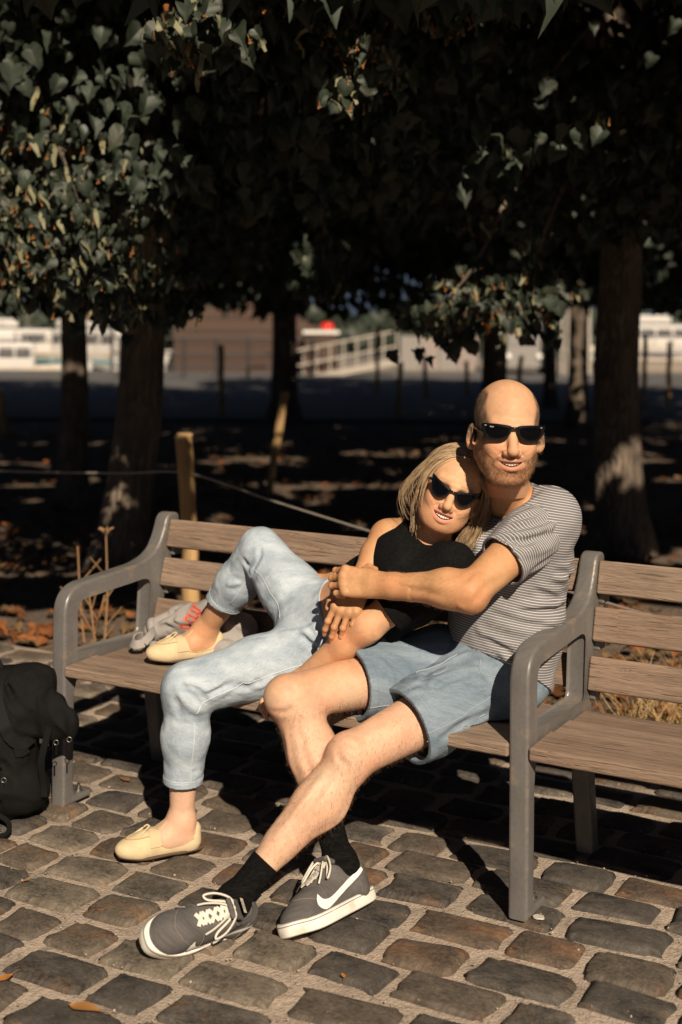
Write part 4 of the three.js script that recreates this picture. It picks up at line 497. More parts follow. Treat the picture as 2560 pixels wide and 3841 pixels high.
  const sleeveF = field([cap(mix(J.shL, J.elL, 0.08), mix(J.shL, J.elL, 0.3), 0.0755, 0.073, 0.03), cap(mix(J.shL, J.elL, 0.3), mix(J.shL, J.elL, 0.7), 0.073, 0.067, 0.03)], sleeveFolds, (x, y, z, d) => { d += 0.002 * vnoise(x * 30, y * 30, z * 30); const c = sleeveCut(x, y, z); d -= 0.0012 * sstep(-0.022, -0.019, c); return Math.max(d, c, -Math.max(d + 0.0068, -c - 0.03)); }, sleeveCreases);
  const slG = meshField(sleeveF, ...bounds([J.shL, mid], 0.1), 0.0031); setUV(slG, (x, y, z) => [x * 3, ((x - J.shL.x) * sleeveDir.x + (y - J.shL.y) * sleeveDir.y + (z - J.shL.z) * sleeveDir.z + 0.006 * vnoise(x * 16, y * 16, z * 16)) / PER]);
  part('sleeve', slG, shirtMat, man);
  { const c = off(J.neck, 0, 0.0, 0.004), ax = dirOf(off(J.neck, 0, -0.012, 0.004), J.head), e1 = cR.clone().addScaledVector(ax, -cR.dot(ax)).normalize(), e2 = ax.clone().cross(e1), pts = []; for (let i = 0; i <= 48; i++) { const a = i / 48 * 6.2832; pts.push(c.clone().addScaledVector(e1, Math.cos(a) * 0.072).addScaledVector(e2, Math.sin(a) * 0.072)); } const on = onto(torsoF, pts, 0.001); part('collar', setUV(tube(on, 0.0058, 6), (x, y, z) => [x, 0.03 + (x + z) * 0.8]), shirtMat, man); }
  // shorts
  const sh = (hip, kn, hem, rH, rK, sd) => { const cutN = dirOf(hip, kn); return { cut: plane(hem, cutN), prims: [cap(hip, mix(hip, kn, 0.45), rH, lerp(rH, rK, 0.5), 0.045), cap(mix(hip, kn, 0.45), mix(hip, kn, 0.85), lerp(rH, rK, 0.5), rK, 0.03)], hem }; };
  const L = sh(J.hipL, J.knL, V(1.191, 0.441, 0.032), 0.112, 0.096), R = sh(J.hipR, J.knR, V(1.017, 0.529, 0.017), 0.105, 0.087);
  const fL = field(L.prims), fR = field(R.prims), shortsBase = [cap(J.pel, J.waist, 0.128, 0.118, 0.04, side, 1.28), cap(J.hipL, J.hipR, 0.105, 0.1, 0.05), ...L.prims, ...R.prims];
  const waistCut = plane(mix(J.pel, J.waist, 0.78), dirOf(J.pel, J.waist));
  const shortsBody = field(shortsBase), sc = (pts, w, h) => crease(shortsBody, pts, w, h);
  const shortCreases = [sc([[975, 1560, 3.4], [990, 1500, 3.4], [1020, 1465, 3.4]], 0.012, -0.016), sc([[985, 1575, 3.36], [1010, 1530, 3.36], [1060, 1500, 3.38]], 0.014, 0.014), sc([[1000, 1590, 3.35], [1040, 1535, 3.36], [1090, 1520, 3.36]], 0.01, -0.012), sc([[1060, 1500, 3.4], [1110, 1530, 3.38], [1150, 1580, 3.4]], 0.012, 0.01), sc([[1000, 1480, 3.42], [1060, 1470, 3.42], [1120, 1500, 3.4]], 0.01, 0.01), sc([[930, 1590, 3.35], [970, 1570, 3.36], [1000, 1600, 3.34]], 0.009, -0.009), sc([[900, 1500, 3.4], [940, 1510, 3.4], [960, 1550, 3.38]], 0.011, -0.01), sc([[860, 1490, 3.42], [900, 1530, 3.4], [915, 1575, 3.4]], 0.012, 0.008), sc([[1120, 1640, 3.35], [1080, 1680, 3.3], [1020, 1720, 3.28]], 0.013, -0.012), sc([[1150, 1600, 3.4], [1100, 1640, 3.35], [1040, 1660, 3.3]], 0.013, 0.01), sc([[1150, 1660, 3.4], [1110, 1700, 3.36]], 0.01, -0.012)];
  const legF = (own, prims) => field(prims, [], (x, y, z, d) => { const c = own.cut(x, y, z); d += 0.002 * vnoise(x * 24, y * 24, z * 24) - 0.0018 * sstep(-0.0225, -0.0205, c); return Math.max(d, c, -Math.max(d + 0.011, -c - 0.05), waistCut(x, y, z), 0.442 - y - clamp((z + 0.04) * 4, 0, 0.3)); }, shortCreases);
  const hips = [cap(J.pel, J.waist, 0.128, 0.118, 0.04, side, 1.28), cap(J.hipL, J.hipR, 0.105, 0.1, 0.05)], shortsLeft = legF(L, [...hips, ...L.prims]), shortsRight = legF(R, [cap(mix(J.hipL, J.hipR, 0.6), J.hipR, 0.102, 0.1, 0.05), ...R.prims]), shortsF = (x, y, z) => Math.min(shortsLeft(x, y, z), shortsRight(x, y, z));
  const shUV = (g) => setUV(g, (x, y, z) => [(x * 0.8 + z * 0.6) / 0.24, (y - z * 0.5) / 0.24]);
  const shorts = part('shorts', shUV(meshField(shortsLeft, ...bounds([J.pel, J.waist, L.hem, J.hipL, J.hipR], 0.16), 0.004)), shortsMat, man); part('trouser_leg', shUV(meshField(shortsRight, ...bounds([R.hem, J.hipL, J.hipR], 0.15), 0.004)), shortsMat, shorts);
  const seams = []; for (const [hip, kn, u, t] of [[J.hipL, J.knL, -0.03, 0.1], [J.hipR, J.knR, -0.045, 0.1]]) { const pts = []; for (let i = 0; i <= 30; i++) { const c = mix(hip, kn, 0.05 + i / 30 * 0.63); pts.push(off(c, 0, u, t)); } const on = onto(shortsF, pts, 0.0004); seams.push(tube(on, 0.0016, 5)); } { const pts = curve([[1.262, 0.66, -0.07], [1.225, 0.6, -0.055], [1.2, 0.555, -0.02]], 16); seams.push(tube(onto(shortsF, pts, 0.0006), 0.0018, 5)); } const ring = (F, hip, kn, hem, back, rad) => { const ax = dirOf(hip, kn), e1 = cU.clone().addScaledVector(ax, -cU.dot(ax)).normalize(), e2 = ax.clone().cross(e1), pts = []; for (let i = 0; i <= 44; i++) { const a = i / 44 * 6.2832; pts.push(hem.clone().addScaledVector(ax, -back).addScaledVector(e1, Math.cos(a) * rad).addScaledVector(e2, Math.sin(a) * rad)); } return tube(onto(F, pts, 0.0003), 0.0011, 5); };
  seams.push(ring(shortsLeft, J.hipL, J.knL, L.hem, 0.023, 0.1), ring(shortsRight, J.hipR, J.knR, R.hem, 0.023, 0.09)); const pocket = (pts) => seams.push(tube(onto(shortsF, curve(pts.map((q) => bg(...q)), 18), 0.0004), 0.0012, 5)); pocket([[1105, 1490, 3.36], [1118, 1530, 3.36], [1160, 1552, 3.38]]); pocket([[1012, 1452, 3.4], [1022, 1480, 3.38], [1016, 1508, 3.38], [1000, 1515, 3.38]]); pocket([[1150, 1600, 3.36], [1060, 1660, 3.3], [985, 1690, 3.28]]);
  for (const q of seams) part('seam', q, seamShorts, shorts);
  // waistband with fly
  { const pts = []; const c = mix(J.pel, J.waist, 0.7), ax = dirOf(J.pel, J.waist), e1 = side, e2 = ax.clone().cross(e1).normalize(); for (let i = 0; i <= 60; i++) { const a = i / 60 * 6.2832; pts.push(c.clone().addScaledVector(e1, Math.cos(a) * 0.165).addScaledVector(e2, Math.sin(a) * 0.13)); } const on = onto(shortsF, pts, 0.0015); part('waistband', ribbon(on, 0.036, 0.004, (i) => on[i].clone().sub(c)), shortsMat, shorts); }
  // socks and shoes
  for (const [an, kn, top, s] of [[J.ankL, J.knL, 0.27, shoeL], [J.ankR, J.knR, 0.34, shoeR]]) { const p = mix(an, kn, top), dn = dirOf(an, kn), cut = plane(p, dn); const f = field([cap(an, p.clone().addScaledVector(dn, 0.02), 0.035, 0.0395, 0.02), cap(an, inShoe(s, 0.55, 0.05), 0.038, 0.024, 0.03), cap(inShoe(s, 0.16, 0.05), an, 0.027, 0.034, 0.03)], [], (x, y, z, d) => { const c = cut(x, y, z); d += 0.0008 * vnoise(x * 60, y * 20, z * 60); return Math.max(d, c, -Math.max(d + 0.0065, -c - 0.012)); }); part('sock', setUV(meshField(f, ...bounds([an, p, mix(s.heel, s.toe, 0.7), s.heel], 0.07), 0.003), (x, y, z) => [(x + z) * 6, y * 6]), sockMat, man); }
  placeShoe(sneaker(man), shoeL.heel, shoeL.toe, shoeL.up); placeShoe(sneaker(man), shoeR.heel, shoeR.toe, shoeR.up);
}

// ----- the person in the black top -----
const woman = thing('person', 'person in black top, pale jeans and cat-eye sunglasses leaning back against another person', 'person', [0, 0, 0], 0);
const loafL = { heel: V(0.566, 0.003, 0.05), toe: V(0.416, 0.003, 0.243), up: V(0, 1, 0) }, loafR = { heel: V(0.388, 0.446, -0.3), toe: V(0.236, 0.446, -0.118), up: V(0.05, 1, 0.05) };
{
  const J = WJ, axis = dirOf(J.pel, J.neck), side = dirOf(J.shR, J.shL);
  const sideT = side.clone().addScaledVector(axis, -side.dot(axis)).normalize();
  const foot = (s) => { const d = dirOf(s.heel, s.toe); return { ank: mix(s.heel, s.toe, 0.26).add(V(0, 0.082, 0)), heel: mix(s.heel, s.toe, 0.2).add(V(0, 0.03, 0)), mid: mix(s.heel, s.toe, 0.45).add(V(0, 0.042, 0)), toe: mix(s.heel, s.toe, 0.84).add(V(0, 0.022, 0)) }; };
  const fL = foot(loafL), fR = foot(loafR); J.ankL.copy(fL.ank); J.ankR.copy(fR.ank);
  const hand = handPrims({ wrist: J.wrL, fwd: V(-0.7, -0.5, 0.1), back: V(-0.4, 0.6, -0.7), thumb: -1, size: 0.86, spread: 0.02, curls: [[0.7, 0.7, 0.4], [0.75, 0.7, 0.4], [0.8, 0.7, 0.4], [0.85, 0.7, 0.4]], thumbPath: [[0.012, 0.016, -0.006], [0.04, 0.044, -0.012], [0.06, 0.056, -0.02], [0.08, 0.055, -0.03]] });
  const hand2 = handPrims({ wrist: J.wrR, fwd: V(-0.8, -0.1, 0.1), back: V(0.1, 0.9, 0.2), thumb: -1, size: 0.84, spread: 0.02, curls: [[0.4, 0.5, 0.3], [0.4, 0.5, 0.3], [0.4, 0.5, 0.3], [0.4, 0.5, 0.3]], thumbPath: [[0.012, 0.016, -0.006], [0.04, 0.044, -0.012], [0.06, 0.052, -0.016], [0.08, 0.05, -0.02]] });
  const bust = mix(J.chest, J.waist, 0.12).addScaledVector(cT, 0.075).addScaledVector(cU, 0.02);
  const torso = (g) => [cap(J.pel, J.waist, 0.108 + g, 0.086 + g, 0.05, sideT, 1.3), cap(J.waist, J.chest, 0.086 + g, 0.09 + g, 0.05, sideT, 1.3), cap(J.chest, J.ucl, 0.09 + g, 0.068 + g, 0.05, sideT, 1.35), ell(bust.clone().addScaledVector(sideT, 0.045), [0.044 + g, 0.044 + g, 0.044 + g], 0.06), ell(bust.clone().addScaledVector(sideT, -0.045), [0.044 + g, 0.044 + g, 0.044 + g], 0.06), cap(J.ucl, J.shL, 0.05 + g, 0.046 + g, 0.04), cap(J.ucl, J.shR, 0.05 + g, 0.046 + g, 0.04)];
  const leg = (hip, kn, an, r) => [cap(hip, kn, r, 0.056, 0.04), cap(kn, mix(kn, an, 0.3), 0.05, 0.05, 0.03), cap(mix(kn, an, 0.3), an, 0.05, 0.031, 0.03)];
  const feet = (f) => [cap(f.ank, f.heel, 0.031, 0.027, 0.03), cap(f.ank, f.mid, 0.031, 0.028, 0.03), cap(f.mid, f.toe, 0.028, 0.018, 0.03), cap(f.heel, f.mid, 0.026, 0.026, 0.03)];
  const bodyF = field([...torso(0), cap(J.ucl, J.neck, 0.052, 0.047, 0.03), cap(J.neck, mix(J.neck, J.head, 0.6), 0.047, 0.046, 0.03),
    cap(J.shL, mix(J.shL, J.elL, 0.5), 0.044, 0.043, 0.03), cap(mix(J.shL, J.elL, 0.5), J.elL, 0.043, 0.039, 0.03), cap(J.elL, mix(J.elL, J.wrL, 0.3), 0.039, 0.038, 0.03), cap(mix(J.elL, J.wrL, 0.3), J.wrL, 0.038, 0.024, 0.02),
    cap(J.shR, J.elR, 0.042, 0.036, 0.03), cap(J.elR, mix(J.elR, J.wrR, 0.35), 0.036, 0.035, 0.03), cap(mix(J.elR, J.wrR, 0.35), J.wrR, 0.035, 0.023, 0.02),
    ...leg(J.hipL, J.knL, J.ankL, 0.088), ...leg(J.hipR, J.knR, J.ankR, 0.088), ...feet(fL), ...feet(fR), ell(fL.ank.clone().addScaledVector(cR, 0.024).add(V(0, 0.004, 0.012)), [0.011, 0.012, 0.012], 0.012)],
    [[off(J.elL, -0.012, 0.012, 0.03), off(J.elL, 0.02, -0.02, 0.03), 0.007, -0.006], [off(J.elL, 0.02, 0.0, 0.03), off(J.elL, 0.03, -0.03, 0.02), 0.012, 0.004]]);
  const tone = [0.57, 0.305, 0.165], toned = (g) => skinUV(setColor(g, (x, y, z) => skinTone(x, y, z, y < 0.3 ? [0.62, 0.4, 0.275] : tone)));
  const headM = basis(J.head, 0.4, -0.02, 0.1).multiply(new THREE.Matrix4().makeScale(0.935, 0.935, 0.935));
  const H = { lip: 0.9, cy: 0.011, w: 0.94, jaw: 0.94, chin: 0.9, nose: 0.9, my: -0.064, mw: 0.03, smile: 0.008, open: 0.0135, ear: 0, fold: 0.8 };
  const inv = headM.clone().invert(), nb = J.neck.clone().applyMatrix4(inv); H.neck = [nb.x, nb.y, nb.z]; H.neckR = 0.05;
  const hf = headField(H);
  const headG = meshField((x, y, z) => Math.max(hf(x, y, z), -0.16 - y), [-0.115, -0.175, -0.14], [0.115, 0.145, 0.13], 0.0022);
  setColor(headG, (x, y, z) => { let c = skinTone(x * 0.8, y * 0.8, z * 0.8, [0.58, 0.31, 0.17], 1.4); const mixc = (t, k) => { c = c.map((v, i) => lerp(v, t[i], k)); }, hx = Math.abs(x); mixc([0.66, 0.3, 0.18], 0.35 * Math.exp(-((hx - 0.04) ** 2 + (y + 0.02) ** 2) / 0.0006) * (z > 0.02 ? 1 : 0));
    mixc([0.3, 0.18, 0.09], 0.5 * Math.exp(-((y - 0.033 + 0.12 * (hx - 0.03) ** 2 * 20) ** 2) / 0.000012) * sstep(0.01, 0.016, hx) * sstep(0.056, 0.046, hx) * (z > 0.05 ? 1 : 0));
    const t = x / H.mw; if (Math.abs(t) < 1.02 && z > 0.06) { const dy = y - H.my - H.smile * t * t, lp = sstep(0.0175, 0.011, Math.abs(dy + 0.002)) * (1 - sstep(0.86, 1.02, Math.abs(t))); mixc([0.6, 0.24, 0.18], lp * 0.75); }
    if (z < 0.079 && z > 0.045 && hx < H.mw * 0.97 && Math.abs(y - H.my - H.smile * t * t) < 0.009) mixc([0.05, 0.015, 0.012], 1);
    return c; });
  skinUV(headG); headG.applyMatrix4(headM);
  const hg = [[hand, J.elL, J.wrL], [hand2, J.elR, J.wrR]].map(([h, e, w]) => { const f = field([...h.prims, cap(mix(e, w, 0.75), w, 0.028, 0.024, 0.02)]), [a, b] = bounds([...h.joints.flat(), ...h.T, w], 0.03); return toned(meshField(f, a, b, 0.0028)); });
  const all = Object.values(J), [lo, hi] = bounds([...all, loafL.toe, loafR.toe], 0.12); hi[1] = J.head.y;
  const bodyG = toned(meshField(bodyF, lo, hi, 0.0055));
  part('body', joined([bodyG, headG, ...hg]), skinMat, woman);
  const inHead = (name, geo, mat) => { const gs = (Array.isArray(geo) ? geo : [geo]).map((g) => g.applyMatrix4(headM)); return part(name, gs.length > 1 ? gs : gs[0], mat, woman); };
  inHead('teeth', teethGeo(H), std({ color: lin(0.75, 0.68, 0.58), roughness: 0.3 }));
  inHead('earring', new THREE.TorusGeometry(0.007, 0.0013, 6, 18).translate(0.081, -0.046, -0.004), std({ color: lin(0.7, 0.4, 0.16), metalness: 1, roughness: 0.25 }));
  glasses(woman, headM, { outer: [[0.007, 0.0105], [0.03, 0.0185], [0.053, 0.0265], [0.0695, 0.0335], [0.0685, 0.022], [0.062, 0.001], [0.05, -0.0165], [0.034, -0.0225], [0.018, -0.0145], [0.009, -0.002]], lens: [[0.0135, 0.0065], [0.03, 0.0125], [0.048, 0.0185], [0.0595, 0.022], [0.0595, 0.015], [0.055, 0.0], [0.046, -0.0115], [0.034, -0.0165], [0.022, -0.011], [0.0145, -0.002]], y: 0.002, z: 0.106, bend: 3.8, templeY: 0.02, templeX: 0.078 });
  // hair: a close cap and several hundred locks that hang under gravity
  const hairTex = dataTex(64, 256, (u, v) => { const s = vnoise(u * 60, v * 3, 5), b = 1 + 0.3 * s; return [0.34 * b, 0.235 * b, 0.125 * b]; });
  const capF = field([ell([0, 0.041, -0.027], [0.085 * H.w, 0.1, 0.101], 0.02), ell([0, -0.03, -0.06], [0.07, 0.07, 0.055], 0.03)], [], (x, y, z, d) => { d += 0.002 * vnoise(x * 120, y * 20, z * 60); const face = 0.03 - z + Math.max(0, y - 0.052) * 0.9 + 0.5 * Math.max(0, 0.05 - Math.abs(x)) - (y < 0.03 ? 0.035 : 0.035 * sstep(0.05, 0.03, y)); return Math.max(d, -face); });
  const locks = [[], [], [], []], tones = [[0.4, 0.285, 0.165], [0.32, 0.215, 0.12], [0.52, 0.39, 0.245], [0.21, 0.135, 0.075]];
  { const capG = meshField(capF, [-0.11, -0.12, -0.15], [0.11, 0.16, 0.11], 0.003); capG.applyMatrix4(headM); setUV(capG, (x, y, z) => [x * 12 + z * 5, y * 3]); part('hair', capG, std({ map: hairTex, roughness: 0.55 }), woman); }
  const g0 = V(0, -1, 0).transformDirection(inv); // gravity in head axes
  const guard = field([ell([0, 0.041, -0.022], [0.086 * H.w, 0.102, 0.103], 0.02), ell([0, 0.0, 0.028], [0.0715, 0.095, 0.086], 0.02), cap([0, -0.06, -0.02], H.neck, 0.062, 0.066, 0.03)]);
  const hr = mulberry(515), headDown = V(-0.1, -1, -0.05).normalize();
  for (let i = 0; i < 4600; i++) {
    const right = hr() < 0.4, s = right ? 1 : -1, t = hr(), spread = Math.pow(hr(), 0.8); // root: along the parting, then out over the skull
    const zr = lerp(0.062, -0.095, t), xr = 0.02 + s * spread * 0.058; let p = V(xr, 0.15, zr);
    { const c = V(0, 0.041, -0.022), d = V(xr / (0.086 * H.w), 0, (zr + 0.022) / 0.103); const yy = 1 - d.x * d.x - d.z * d.z; if (yy < 0.02) continue; p.y = 0.041 + 0.102 * Math.sqrt(yy); }
    let d = V(s * 1, -0.05, -0.3 - 0.25 * hr() + (zr < 0 ? -0.2 : 0)).normalize(); const pts = [p.clone()], liftR = 0.002 + 0.009 * hr(), len = (right ? 0.27 : 0.31) + 0.035 * (hr() - 0.5) - spread * 0.05, step = 0.013, wav = hr() * 10, fly = hr() < 0.04 ? 1 : 0; let l = 0;
    while (l < len) { d.addScaledVector(right ? headDown : g0, 0.2 + l * 0.55).addScaledVector(V(0, 0, -1), l < 0.12 ? 0.05 : 0).normalize(); if (!right && l > 0.05) d.addScaledVector(V(-1, 0, 0), 0.035 + fly * 0.12 * (l < 0.2 ? 1 : -1.4)).normalize(); if (l > len * 0.75) d.addScaledVector(V(-s, 0, 0.1), 0.09).normalize(); p = p.clone().addScaledVector(d, step); p.x += 0.0012 * Math.sin(l * 40 + wav); p.z += 0.001 * Math.cos(l * 33 + wav);
      const e = 0.002; for (let k = 0; k < 2; k++) { const q = guard(p.x, p.y, p.z) - liftR; if (q < 0) { const n = V(guard(p.x + e, p.y, p.z) - guard(p.x - e, p.y, p.z), guard(p.x, p.y + e, p.z) - guard(p.x, p.y - e, p.z), guard(p.x, p.y, p.z + e) - guard(p.x, p.y, p.z - e)).normalize(); p.addScaledVector(n, -q); } }
      if (p.z > 0.045 && Math.abs(p.x) < 0.062 && p.y < 0.05) { p.z = 0.045; } pts.push(p); l += step; }
    const wp = pts.map((q) => q.clone().applyMatrix4(headM)), R0 = fly ? 0.0004 : 0.0005 + 0.0007 * hr(); const k = hr(), li = k < 0.4 ? 0 : k < 0.65 ? 1 : k < 0.85 ? 2 : 3; locks[li].push(tube(wp, (u) => R0 * (1 - 0.75 * u * u) + 0.0002, 3, false)); }
  locks.forEach((L, i) => { const m = part('hair', joined(L), std({ color: lin(...tones[i]), roughness: 0.42 }), woman); });
  // black top with one visible sleeve
  const hem = plane(V(1.0, 0.66, -0.1), axis.clone().negate()), ff = []; { const r = mulberry(71); for (let i = 0; i < 10; i++) { const c = mix(J.waist, J.chest, -0.2 + i * 0.13); ff.push([off(c, -0.09 * r() - 0.02, -0.03, 0.08), off(c, 0.06 + 0.05 * r(), 0.04 * r(), 0.11), 0.008 + 0.004 * r(), i % 2 ? 0.0035 : -0.0035]); } }
  const neckHole = cap(mix(J.neck, J.ucl, 0.35), J.head, 0.056, 0.06, 0.01, sideT, 1.25);
  const topF = field([...torso(0.011), cap(J.shL, mix(J.shL, J.elL, 0.3), 0.058, 0.056, 0.03), cap(J.shR, mix(J.shR, J.elR, 0.35), 0.056, 0.054, 0.03), carve(neckHole, 0.006)], ff, (x, y, z, d) => { d += 0.002 * vnoise(x * 22, y * 22, z * 22); const c = hem(x, y, z); return Math.max(d, c); });
  part('top', setUV(meshField(topF, ...bounds([J.pel, J.neck, J.shL, J.shR, J.elL], 0.14), 0.005), (x, y, z) => [x * 5, y * 5]), blackKnit, woman);
  const sd = dirOf(J.shL, J.elL), sleeveEnd = mix(J.shL, J.elL, 0.76), sc = plane(sleeveEnd, sd.clone().add(V(0.15, 0.1, 0)));
  const slF = field([cap(J.shL, mix(J.shL, J.elL, 0.5), 0.057, 0.058, 0.03), cap(mix(J.shL, J.elL, 0.5), mix(J.shL, J.elL, 0.9), 0.058, 0.06, 0.03)], [], (x, y, z, d) => { d += 0.003 * vnoise(x * 20, y * 20, z * 20); const c = sc(x, y, z); return Math.max(d, c, -Math.max(d + 0.0095, -c - 0.05)); });
  part('sleeve', setUV(meshField(slF, ...bounds([J.shL, sleeveEnd], 0.09), 0.0045), (x, y, z) => [x * 5, y * 5]), blackKnit, woman);
  // jeans
  const hemL = mix(J.knL, J.ankL, 0.7), hemR = mix(J.knR, J.ankR, 0.66), cutL = plane(hemL, dirOf(J.knL, J.ankL)), cutR = plane(hemR, dirOf(J.knR, J.ankR).add(V(0.25, 0, 0.1)));
  const jf = [], jr = mulberry(88);
  for (let i = 0; i < 6; i++) { const c = mix(J.knL, J.ankL, 0.2 + i * 0.085); jf.push([off(c, -0.05, 0.01 * jr(), 0.03), off(c, 0.05, -0.03 + 0.03 * jr(), 0.04), 0.01, i % 2 ? 0.0035 : -0.0045]); }
  const jp = [cap(J.pel, mix(J.pel, J.waist, 0.45), 0.12, 0.1, 0.04, sideT, 1.3), cap(J.hipL, mix(J.hipL, J.knL, 0.5), 0.1, 0.084, 0.05), cap(mix(J.hipL, J.knL, 0.5), J.knL, 0.084, 0.07, 0.03), cap(J.knL, mix(J.knL, J.ankL, 0.35), 0.066, 0.0625, 0.03), cap(mix(J.knL, J.ankL, 0.35), mix(J.knL, J.ankL, 0.85), 0.0625, 0.05, 0.03), cap(J.hipR, mix(J.hipR, J.knR, 0.5), 0.098, 0.082, 0.05), cap(mix(J.hipR, J.knR, 0.5), J.knR, 0.082, 0.066, 0.03), cap(J.knR, mix(J.knR, J.ankR, 0.4), 0.062, 0.06, 0.012), cap(mix(J.knR, J.ankR, 0.4), mix(J.knR, J.ankR, 0.85), 0.06, 0.052, 0.03)];
  const jb = field(jp), jc = (pts, w, h) => crease(jb, pts, w, h);
  const jeanCreases = [jc([[395, 1560, 3.5], [440, 1600, 3.5], [480, 1640, 3.52]], 0.011, -0.016), jc([[400, 1590, 3.5], [440, 1635, 3.52], [485, 1660, 3.55]], 0.012, 0.013), jc([[430, 1570, 3.5], [470, 1600, 3.52], [490, 1640, 3.54]], 0.009, -0.014), jc([[480, 1600, 3.52], [520, 1575, 3.52]], 0.009, 0.012), jc([[470, 1620, 3.52], [540, 1590, 3.52], [590, 1600, 3.56]], 0.011, -0.013), jc([[510, 1610, 3.55], [560, 1580, 3.52]], 0.009, 0.011), jc([[560, 1600, 3.55], [610, 1570, 3.54]], 0.009, -0.011), jc([[600, 1595, 3.56], [650, 1560, 3.54]], 0.009, 0.01), jc([[393, 1610, 3.52], [420, 1660, 3.55]], 0.012, -0.011), jc([[540, 1290, 3.84], [580, 1300, 3.84], [605, 1290, 3.84]], 0.009, -0.014), jc([[550, 1310, 3.85], [590, 1325, 3.84], [610, 1300, 3.84]], 0.01, 0.012), jc([[600, 1255, 3.84], [610, 1290, 3.84], [605, 1330, 3.85]], 0.008, -0.013), jc([[520, 1345, 3.9], [560, 1340, 3.88]], 0.01, 0.01), jc([[690, 1440, 3.62], [720, 1465, 3.6], [760, 1480, 3.6]], 0.011, 0.014), jc([[700, 1455, 3.62], [730, 1490, 3.6]], 0.01, -0.013), jc([[650, 1450, 3.66], [700, 1440, 3.64], [750, 1420, 3.62]], 0.011, -0.014), jc([[730, 1440, 3.62], [750, 1470, 3.6], [755, 1500, 3.6]], 0.01, 0.012)];
  const jw = plane(mix(J.pel, J.waist, 0.5), axis);
  const jeansF = field(jp, jf, (x, y, z, d) => { const dl = Math.hypot(x - hemL.x, y - hemL.y, z - hemL.z), dr = Math.hypot(x - hemR.x, y - hemR.y, z - hemR.z), c = dl < dr ? cutL(x, y, z) : cutR(x, y, z); d += 0.0022 * vnoise(x * 24, y * 24, z * 24) + 0.0008 * vnoise(x * 70, y * 70, z * 70); if (Math.min(dl, dr) < 0.14) { d -= 0.0016 * sstep(-0.0165, -0.0145, c); d = Math.max(d, c, -Math.max(d + 0.01, -c - 0.04)); } return Math.max(d, jw(x, y, z), 0.443 - y - clamp((z - 0.0) * 5, 0, 0.5)); }, jeanCreases);
  const jeansG = meshField(jeansF, ...bounds([J.pel, J.waist, J.knL, J.knR, hemL, hemR, J.hipR], 0.13), 0.0045); setUV(jeansG, (x, y, z) => [(x * 0.8 + z * 0.6) / 0.26, (y - z * 0.5) / 0.26]); const jeans = part('jeans', jeansG, jeansMat, woman);
  const seam = (pts, r = 0.0014) => part('seam', tube(onto(jeansF, curve(pts, 40), 0.0002), r, 5), seamJeans, jeans);
  seam([off(J.hipL, 0, 0.0, 0.1), off(mix(J.hipL, J.knL, 0.5), 0, -0.01, 0.09), off(mix(J.hipL, J.knL, 0.85), 0.01, -0.03, 0.08), off(J.knL, 0.03, -0.05, 0.06)]); seam([off(J.knL, 0.03, -0.08, 0.06), off(mix(J.knL, J.ankL, 0.4), 0.028, 0, 0.06), off(mix(J.knL, J.ankL, 0.66), 0.026, 0, 0.05)]);
  seam([off(J.knR, 0.0, -0.045, 0.08), off(mix(J.knR, J.hipR, 0.3), -0.02, -0.02, 0.08), off(mix(J.knR, J.hipR, 0.7), -0.03, -0.03, 0.09)]); seam([off(J.knR, 0.0, -0.06, 0.06), off(mix(J.knR, J.ankR, 0.3), 0.02, 0, 0.06), off(mix(J.knR, J.ankR, 0.62), 0.015, 0, 0.06)]);
  for (const [k, a, h, rad] of [[J.knL, J.ankL, hemL, 0.06], [J.knR, J.ankR, hemR, 0.058]]) { const ax = dirOf(k, a), e1 = cT.clone().addScaledVector(ax, -cT.dot(ax)).normalize(), e2 = ax.clone().cross(e1), pts = []; for (let i = 0; i <= 40; i++) { const t = i / 40 * 6.2832; pts.push(h.clone().addScaledVector(ax, -0.02).addScaledVector(e1, Math.cos(t) * rad).addScaledVector(e2, Math.sin(t) * rad)); } part('seam', tube(onto(jeansF, pts, 0.0002), 0.001, 5), seamJeans, jeans); }
  placeShoe(loafer(woman), loafL.heel, loafL.toe, loafL.up); placeShoe(loafer(woman), loafR.heel, loafR.toe, loafR.up);
}

